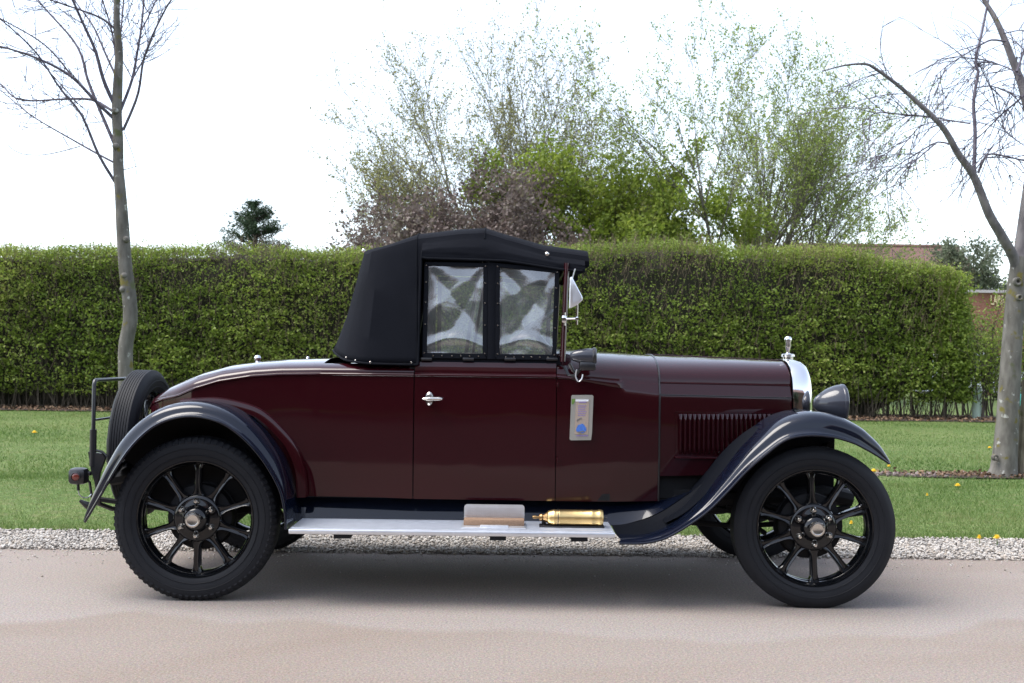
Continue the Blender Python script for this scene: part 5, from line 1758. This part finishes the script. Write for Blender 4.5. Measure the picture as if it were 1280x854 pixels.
br = [
    ([(1217, 222), (1219, 166), (1217, 127.5), (1223, 89), (1219, 77), (1227, 42.5), (1234, 8), (1240, -20)], .3, .020, .009),
    ([(1167, 147), (1150, 145), (1136, 144), (1097, 141), (1085, 148), (1074, 158)], -.3, .010, .003),
    ([(1186, 180), (1171, 178), (1147.5, 191), (1109, 216), (1095, 235)], .4, .009, .003),
    ([(1171, 178), (1150, 196), (1132, 212.5), (1118, 232), (1112, 250)], -.4, .008, .003),
    ([(1213, 154.5), (1195, 152), (1178, 151), (1151, 158), (1132, 178)], .3, .008, .003),
    ([(1223, 216), (1228, 204), (1236, 193), (1255, 195), (1280, 201), (1300, 206)], -.3, .011, .006),
    ([(1275, 95), (1260, 85), (1240, 79), (1221, 79)], .3, .008, .003),
    ([(1290, 140), (1270, 155), (1243, 180), (1228, 196)], -.3, .005, .003),
    ([(1290, 110), (1270, 128), (1252, 143), (1225, 170), (1202, 188)], .3, .011, .003),
    ([(1256, 52), (1240, 50), (1228, 55), (1213, 64), (1186, 81), (1168, 96)], -.4, .010, .003),
    ([(1271, 90), (1277, 72), (1282, 55)], .2, .012, .008),
    ([(1285, 185), (1270, 175), (1258, 165), (1248, 140), (1240, 132)], .2, .005, .002),
    ([(1255, 42), (1275, 38), (1290, 40)], .2, .006, .004),
    ([(1220, 110), (1240, 108), (1265, 118), (1285, 128)], .2, .006, .004),
]
lp = [limb(p, LY, r0, r1, dy) for p, dy, r0, r1 in br] + [(fork[1][0][22:], fork[1][1][22:])]
rR = random.Random(9)
tw = side_twigs(lp, 160, .85, rR, .13, .0044)
tw2 = side_twigs(tw, 480, .38, rR, .10, .0030)
link("branches", np_mesh("branches", *tubes_np(lp[:-1], 7), BRANCHV, True), right, True)
link("twigs", np_mesh("twigs", *tubes_np(tw + tw2, 4), BRANCHV), right, True)

# stake beside the forked tree
mb = MB(); a, b = W(1275, 601, LY + .05), W(1281, 500, LY + .05); a.z = -.02
STAKE = mat_bark("weathered_stake_wood", (.13, .11, .08), (.22, .19, .14), [(8, .6, (.09, .10, .04))], 20)
mb.tube([a, a + (b - a) * .5, b, b + (b - a) * .25], [.036, .035, .034, .034], 9)
o = mb.build("tree_stake", STAKE)
tag(o, "weathered round wooden stake leaning beside the forked tree", "stake")

# young whips planted beyond the end of the hedge, two in pale guards
GUARD = mat_plain("pale_green_plastic_guard", (.38, .47, .38), .5, var=.12, scale=9)
YG = "young trees beyond the end of the hedge"
for i, (px, y, s, lab, gd) in enumerate([
        (1221, 15.9, 11, "young leafy tree in a pale green guard just past the hedge end", True),
        (1243, 17.0, 12, "reddish-green young tree left of the forked trunk", False),
        (1273, 16.0, 13, "young leafy tree in a pale guard, right behind the forked trunk", True),
        (1207, 17.5, 14, "young tree seen through the thin end of the hedge", False)]):
    b = W(px, 520, y); b.z = 0
    t = make_tree("young_tree", b, [(-.14, 0, 1, 1.7, .024), (.12, .05, 1, 1.9, .024), (0, -.1, 1, 1.6, .02), (.25, 0, .9, 1.3, .016), (-.28, 0, .8, 1.2, .016)], lab, YG, HLEAF if i % 2 == 0 else GL2, BARKD, 6.5, .06, .09, 2, .3, .7, (6, 9), .42, s, .004)
    if gd:
        mb = MB(); mb.lathe([(.088, 0), (.09, .02), (.086, .62), (.090, .64), (.082, .64), (.08, .02)], Matrix.Rotation(-PI / 2, 4, 'X'), 20)
        me = mb.mesh("guard", GUARD)
        me.transform(Matrix.Translation((0, 0, 0)))
        o = link("guard", me, t, False)

# teal marker seen at the frame's edge
mb = MB(); c = W(1279, 500, 15.2)
mb.box((c.x, c.y, c.z), (.11, .05, .22), None, .01); mb.tube([(c.x, c.y + .03, 0), (c.x, c.y + .03, c.z + .1)], .015, 8)
TEAL = mat_plain("teal_plastic", (.05, .38, .36), .4, var=.1)
tag(mb.build("marker_post", TEAL), "small teal marker at the right edge beyond the lawn", "marker")

# dandelions
YEL = mat_plain("dandelion_yellow", (.80, .55, .02), .6, var=.15, scale=80)
STEMG = mat_plain("flower_stem_green", (.10, .18, .04), .6, var=.2)
for px, py, s, lab in [(1092, 588, 1.5, "yellow dandelion on the lawn by the left end of the tree's soil bed"), (1197, 606, 1.3, "yellow dandelion just in front of the tree's soil bed"),
                       (1224, 671, 1.0, "left one of two yellow dandelions at the gravel's edge"), (1246, 671, 1.5, "right, larger one of two yellow dandelions at the gravel's edge"),
                       (1111, 582, .9, "small yellow dandelion under the tip of the front mudguard"), (1237, 559, .9, "yellow dandelion just left of the forked trunk"),
                       (43, 540, 1.3, "lone yellow dandelion on the lawn at the far left"), (1064, 653, .9, "yellow dandelion seen through the front wheel"), (1159, 618, .6, "tiny yellow dandelion in mid lawn, right of the front wheel")]:
    g = G(px, py, .06); t = empty("dandelion", (g.x, g.y, 0), lab, "flower", "dandelions in the lawn")
    k = s * (1 + (g.y - 2) * .12)
    mb = MB()
    for q in range(3):
        for a in range(14):
            an = 2 * PI * a / 14 + q * .2; r = (.016 - .004 * q) * k
            p0 = Vector((0, 0, .05 + .003 * q)); p1 = p0 + Vector((math.cos(an) * r, math.sin(an) * r, .004 + .005 * q)); d = Vector((-math.sin(an), math.cos(an), 0)) * .0025 * k
            mb.add([p0 - d * .5, p0 + d * .5, p1 + d, p1 - d], [(0, 1, 2, 3)])
    mb.lathe([(.0, .012 * k), (.006 * k, .01 * k), (.010 * k, 0)], Matrix.Translation((0, 0, .05)) @ Matrix.Rotation(-PI / 2, 4, 'X'), 8)
    link("petals", mb.mesh("petals", YEL, False), t, False)
    mb = MB(); mb.tube([(0, 0, -.01), (.004, .002, .025), (0, 0, .05)], .0022 * k, 5)
    link("stem", mb.mesh("stem", STEMG), t, False)


# ---------------------------------------------------------------- far buildings and vehicles
def mat_brick(name, c1, c2, mortar, scale=4.2, rough=.85):
    m, n, l, p = mat_new(name)
    tc = n.new('ShaderNodeTexCoord'); mp = n.new('ShaderNodeMapping'); mp.inputs['Rotation'].default_value = (PI / 2, 0, 0)
    l.new(tc.outputs['Object'], mp.inputs[0])
    b = n.new('ShaderNodeTexBrick'); b.inputs['Color1'].default_value = c4(c1); b.inputs['Color2'].default_value = c4(c2); b.inputs['Mortar'].default_value = c4(mortar)
    b.inputs['Scale'].default_value = scale; b.inputs['Mortar Size'].default_value = .012
    l.new(mp.outputs[0], b.inputs['Vector'])
    nz = n.new('ShaderNodeTexNoise'); nz.inputs['Scale'].default_value = 1.3; nz.inputs['Detail'].default_value = 5; l.new(tc.outputs['Object'], nz.inputs['Vector'])
    hv = n.new('ShaderNodeHueSaturation'); mr = n.new('ShaderNodeMapRange'); mr.inputs[3].default_value = .7; mr.inputs[4].default_value = 1.3
    l.new(nz.outputs['Fac'], mr.inputs[0]); l.new(mr.outputs[0], hv.inputs['Value']); l.new(b.outputs[0], hv.inputs['Color'])
    l.new(hv.outputs[0], p.inputs['Base Color']); setin(p, Roughness=rough)
    return m


BRICK = mat_brick("red_brick", (0.210, 0.075, 0.049), (0.255, 0.105, 0.064), (0.225, 0.180, 0.150))
TILE = mat_brick("clay_roof_tiles", (.125, .066, .055), (.16, .086, .07), (.05, .034, .03), 3.2)
BRICKD = mat_brick("dark_brown_brick", (.060, .030, .018), (.085, .042, .022), (.08, .06, .045))
WINB = mat_plain("dark_window_glass", (.03, .035, .04), .1, 0, 1.0, var=.2)
COPING = mat_plain("pale_stone_coping", (.42, .38, .38), .8, var=.15, scale=4)


def gable_house(name, x0, x1, y0, y1, eave, ridge, label, wallm, roofm, cat="house", overhang=.35, hip=1.6, wins=True):
    cx, cy = (x0 + x1) / 2, (y0 + y1) / 2
    t = empty(name, (cx, cy, 0), label, cat)
    mb = MB(); mb.box((cx, cy, eave / 2 - .1), (x1 - x0, y1 - y0, eave + .2)); mb.build("wall", wallm, t, False)
    o = overhang
    A = [(x0 - o, y0 - o, eave), (x1 + o, y0 - o, eave), (x1 + o, y1 + o, eave), (x0 - o, y1 + o, eave)]
    Rg = [(x0 + hip, cy, ridge), (x1 - hip, cy, ridge)]
    mb = MB(); mb.add(A + Rg + [(p[0], p[1], eave - .12) for p in A], [(0, 1, 5, 4), (1, 2, 5), (2, 3, 4, 5), (3, 0, 4), (0, 6, 7, 1), (1, 7, 8, 2), (2, 8, 9, 3), (3, 9, 6, 0), (6, 9, 8, 7)])
    r = mb.build("roof", roofm, t, False)
    mb = MB(); mb.tube([Rg[0], Rg[1]], .10, 8); mb.build("ridge_tiles", roofm, r)
    if wins:
        k = max(2, int((x1 - x0) / 3))
        for i in range(k):
            wx = x0 + (i + .5) * (x1 - x0) / k
            mb = MB(); mb.box((wx, y0 - .005, eave * .55), (1.1, .05, 1.1)); w = mb.build("window", WINB, t, False)
            mb = MB()
            for s in (-1, 0, 1): mb.box((wx + s * .56, y0 - .02, eave * .55), (.06, .08, 1.2))
            for s in (-1, 1): mb.box((wx, y0 - .021, eave * .55 + s * .58), (1.2, .082, .06))
            mb.build("frame", WHITEP, w, False)
    return t


a, b = W(1092, 306, 46), W(1214, 306, 46)
gable_house("house", a.x - 4, b.x - .35, 43, 50, 4.0, a.z, "house with a long hipped red-brown tiled roof above the hedge's right end", BRICK, TILE, hip=.02, overhang=.1)
t0, t1 = W(1212, 366, 33), W(1300, 369, 33)
zt = t0.z
yard = empty("brick_building", ((t0.x + t1.x) / 2 + 1, 34, 0), "low red brick building with cream lettering under a pale coping", "building")
mb = MB(); mb.box(((t0.x + t1.x) / 2 + 1.5, 34.5, zt / 2), (t1.x - t0.x + 3, 3, zt)); mb.build("wall", BRICK, yard, False)
mb = MB(); mb.box(((t0.x + t1.x) / 2 + 1.5, 34.5, zt + .05), (t1.x - t0.x + 3.2, 3.2, .1)); mb.build("coping", COPING, yard, False)
cu = bpy.data.curves.new("lettering", 'FONT'); cu.body = "LARROO"; cu.size = .62; cu.extrude = .02; cu.align_x = 'LEFT'
tmp = bpy.data.objects.new("lettering_tmp", cu); COL.objects.link(tmp)
bpy.context.view_layer.update()
dg = bpy.context.evaluated_depsgraph_get(); me = bpy.data.meshes.new_from_object(tmp.evaluated_get(dg)); bpy.data.objects.remove(tmp)
c = W(1238, 381, 32.96)
wl_ = max(v.co.x for v in me.vertices)
ww = (W(1268, 381, 32.96).x - c.x) / wl_
me.transform(Matrix.Translation((c.x, 32.97, c.z)) @ Matrix.Rotation(PI / 2, 4, 'X') @ Matrix.Diagonal((ww, .8, 1, 1)))
me.materials.clear(); me.materials.append(CREAM)
link("lettering", me, yard)


def parked_car(x, y, z, L, mat, label, name="parked_car"):
    """small hatchback seen side-on"""
    t = empty(name, (x, y, z), label, "car", "white cars parked beyond the hedge")
    prof = [(-.5, .28), (-.5, .62), (-.48, .80), (-.40, 1.30), (-.33, 1.42), (-.02, 1.45), (.10, 1.40), (.24, .98), (.44, .84), (.49, .70), (.5, .35), (.47, .26)]
    rows = []
    for w, s in ((-.80, .93), (-.86, 1.0), (.86, 1.0), (.80, .93)):
        rows.append([(px * L * (.985 if abs(w) < .83 else 1), w * (1 - .16 * max(0, pz - .85) / .6), .26 + (pz - .26) * (1 if abs(w) > .83 else .985)) for px, pz in prof])
    mb = MB(); mb.grid(rows); n0 = len(prof)
    mb.f.append(tuple(range(n0))); mb.f.append(tuple(reversed(range(3 * n0, 4 * n0))))
    link("body", mb.mesh("body", mat, True, 30), t, False)
    for sgn in (-1, 1):
        mb = MB()
        yy = sgn * .815
        mb.add([(-.385 * L, sgn * .80, .90), (-.36 * L, sgn * .745, 1.30), (-.04 * L, sgn * .74, 1.35), (-.04 * L, sgn * .842, .90)], [(0, 1, 2, 3)])
        mb.add([(-.025 * L, sgn * .842, .90), (-.025 * L, sgn * .74, 1.35), (.085 * L, sgn * .745, 1.32), (.20 * L, sgn * .845, .92)], [(0, 1, 2, 3)])
        for k in range(len(mb.v)): mb.v[k] = (mb.v[k][0], mb.v[k][1] + sgn * .02, mb.v[k][2])
        link("window", mb.mesh("window", WINB, False), t, False)
        for wx in (-.31, .31):
            mb = MB(); M = Matrix.Translation((wx * L, sgn * .78, .30)) @ (Matrix.Identity(4) if sgn < 0 else Matrix.Rotation(PI, 4, 'Z'))
            mb.lathe([(.20, .0), (.21, .09), (.29, .10), (.31, .06), (.31, -.08), (.2, -.1)], M, 24); w = link("wheel", mb.mesh("wheel", RUBBER), t, False)
            mb = MB(); mb.lathe([(.0, .085), (.06, .09), (.2, .07), (.205, .02)], M, 20); link("rim", mb.mesh("rim", ALU), w, False)
    mb = MB(); mb.box((.47 * L, -.62, .66), (.12, .34, .14), None, .03); link("headlight", mb.mesh("headlight", GLASSD), t, False)
    mb = MB(); mb.box((-.485 * L, -.66, .80), (.06, .26, .2), None, .02); link("tail_light", mb.mesh("tail_light", REDL), t, False)
    return t
c = W(1196, 470, 27)
parked_car(c.x + .9, 28, .0, 3.9, WHITEP, "white car half hidden by the leaves left of the forked tree")
parked_car(c.x + 5.4, 27.2, .0, 3.9, WHITEP, "white car at the right edge behind the forked tree")

# two unseen trees added for the coachwork to mirror
for x, y, sd, lb in ((-4.2, -11.0, 31, "added dark bushy tree, unseen behind the viewer, on the left"), (3.6, -11.6, 32, "added dark bushy tree, unseen behind the viewer, on the right")):
    make_tree("reflection_tree", (x, y, 0), [(-.4, 0, 1, 2.6, .09), (0, .2, 1, 3.2, .1), (.4, 0, 1, 2.7, .09), (.1, -.4, 1, 2.6, .08)], lb, None, CF, BARKD, 16, .14, .16, 2, .2, .7, (8, 11), .55, sd, .008)
# the brown brick house across the road, behind the photographer: seen mirrored in the coachwork
gable_house("house", -16, 17, -24, -14.2, 4.6, 7.5, "long dark brick house across the road behind the viewer", BRICKD, TILE, wins=False)
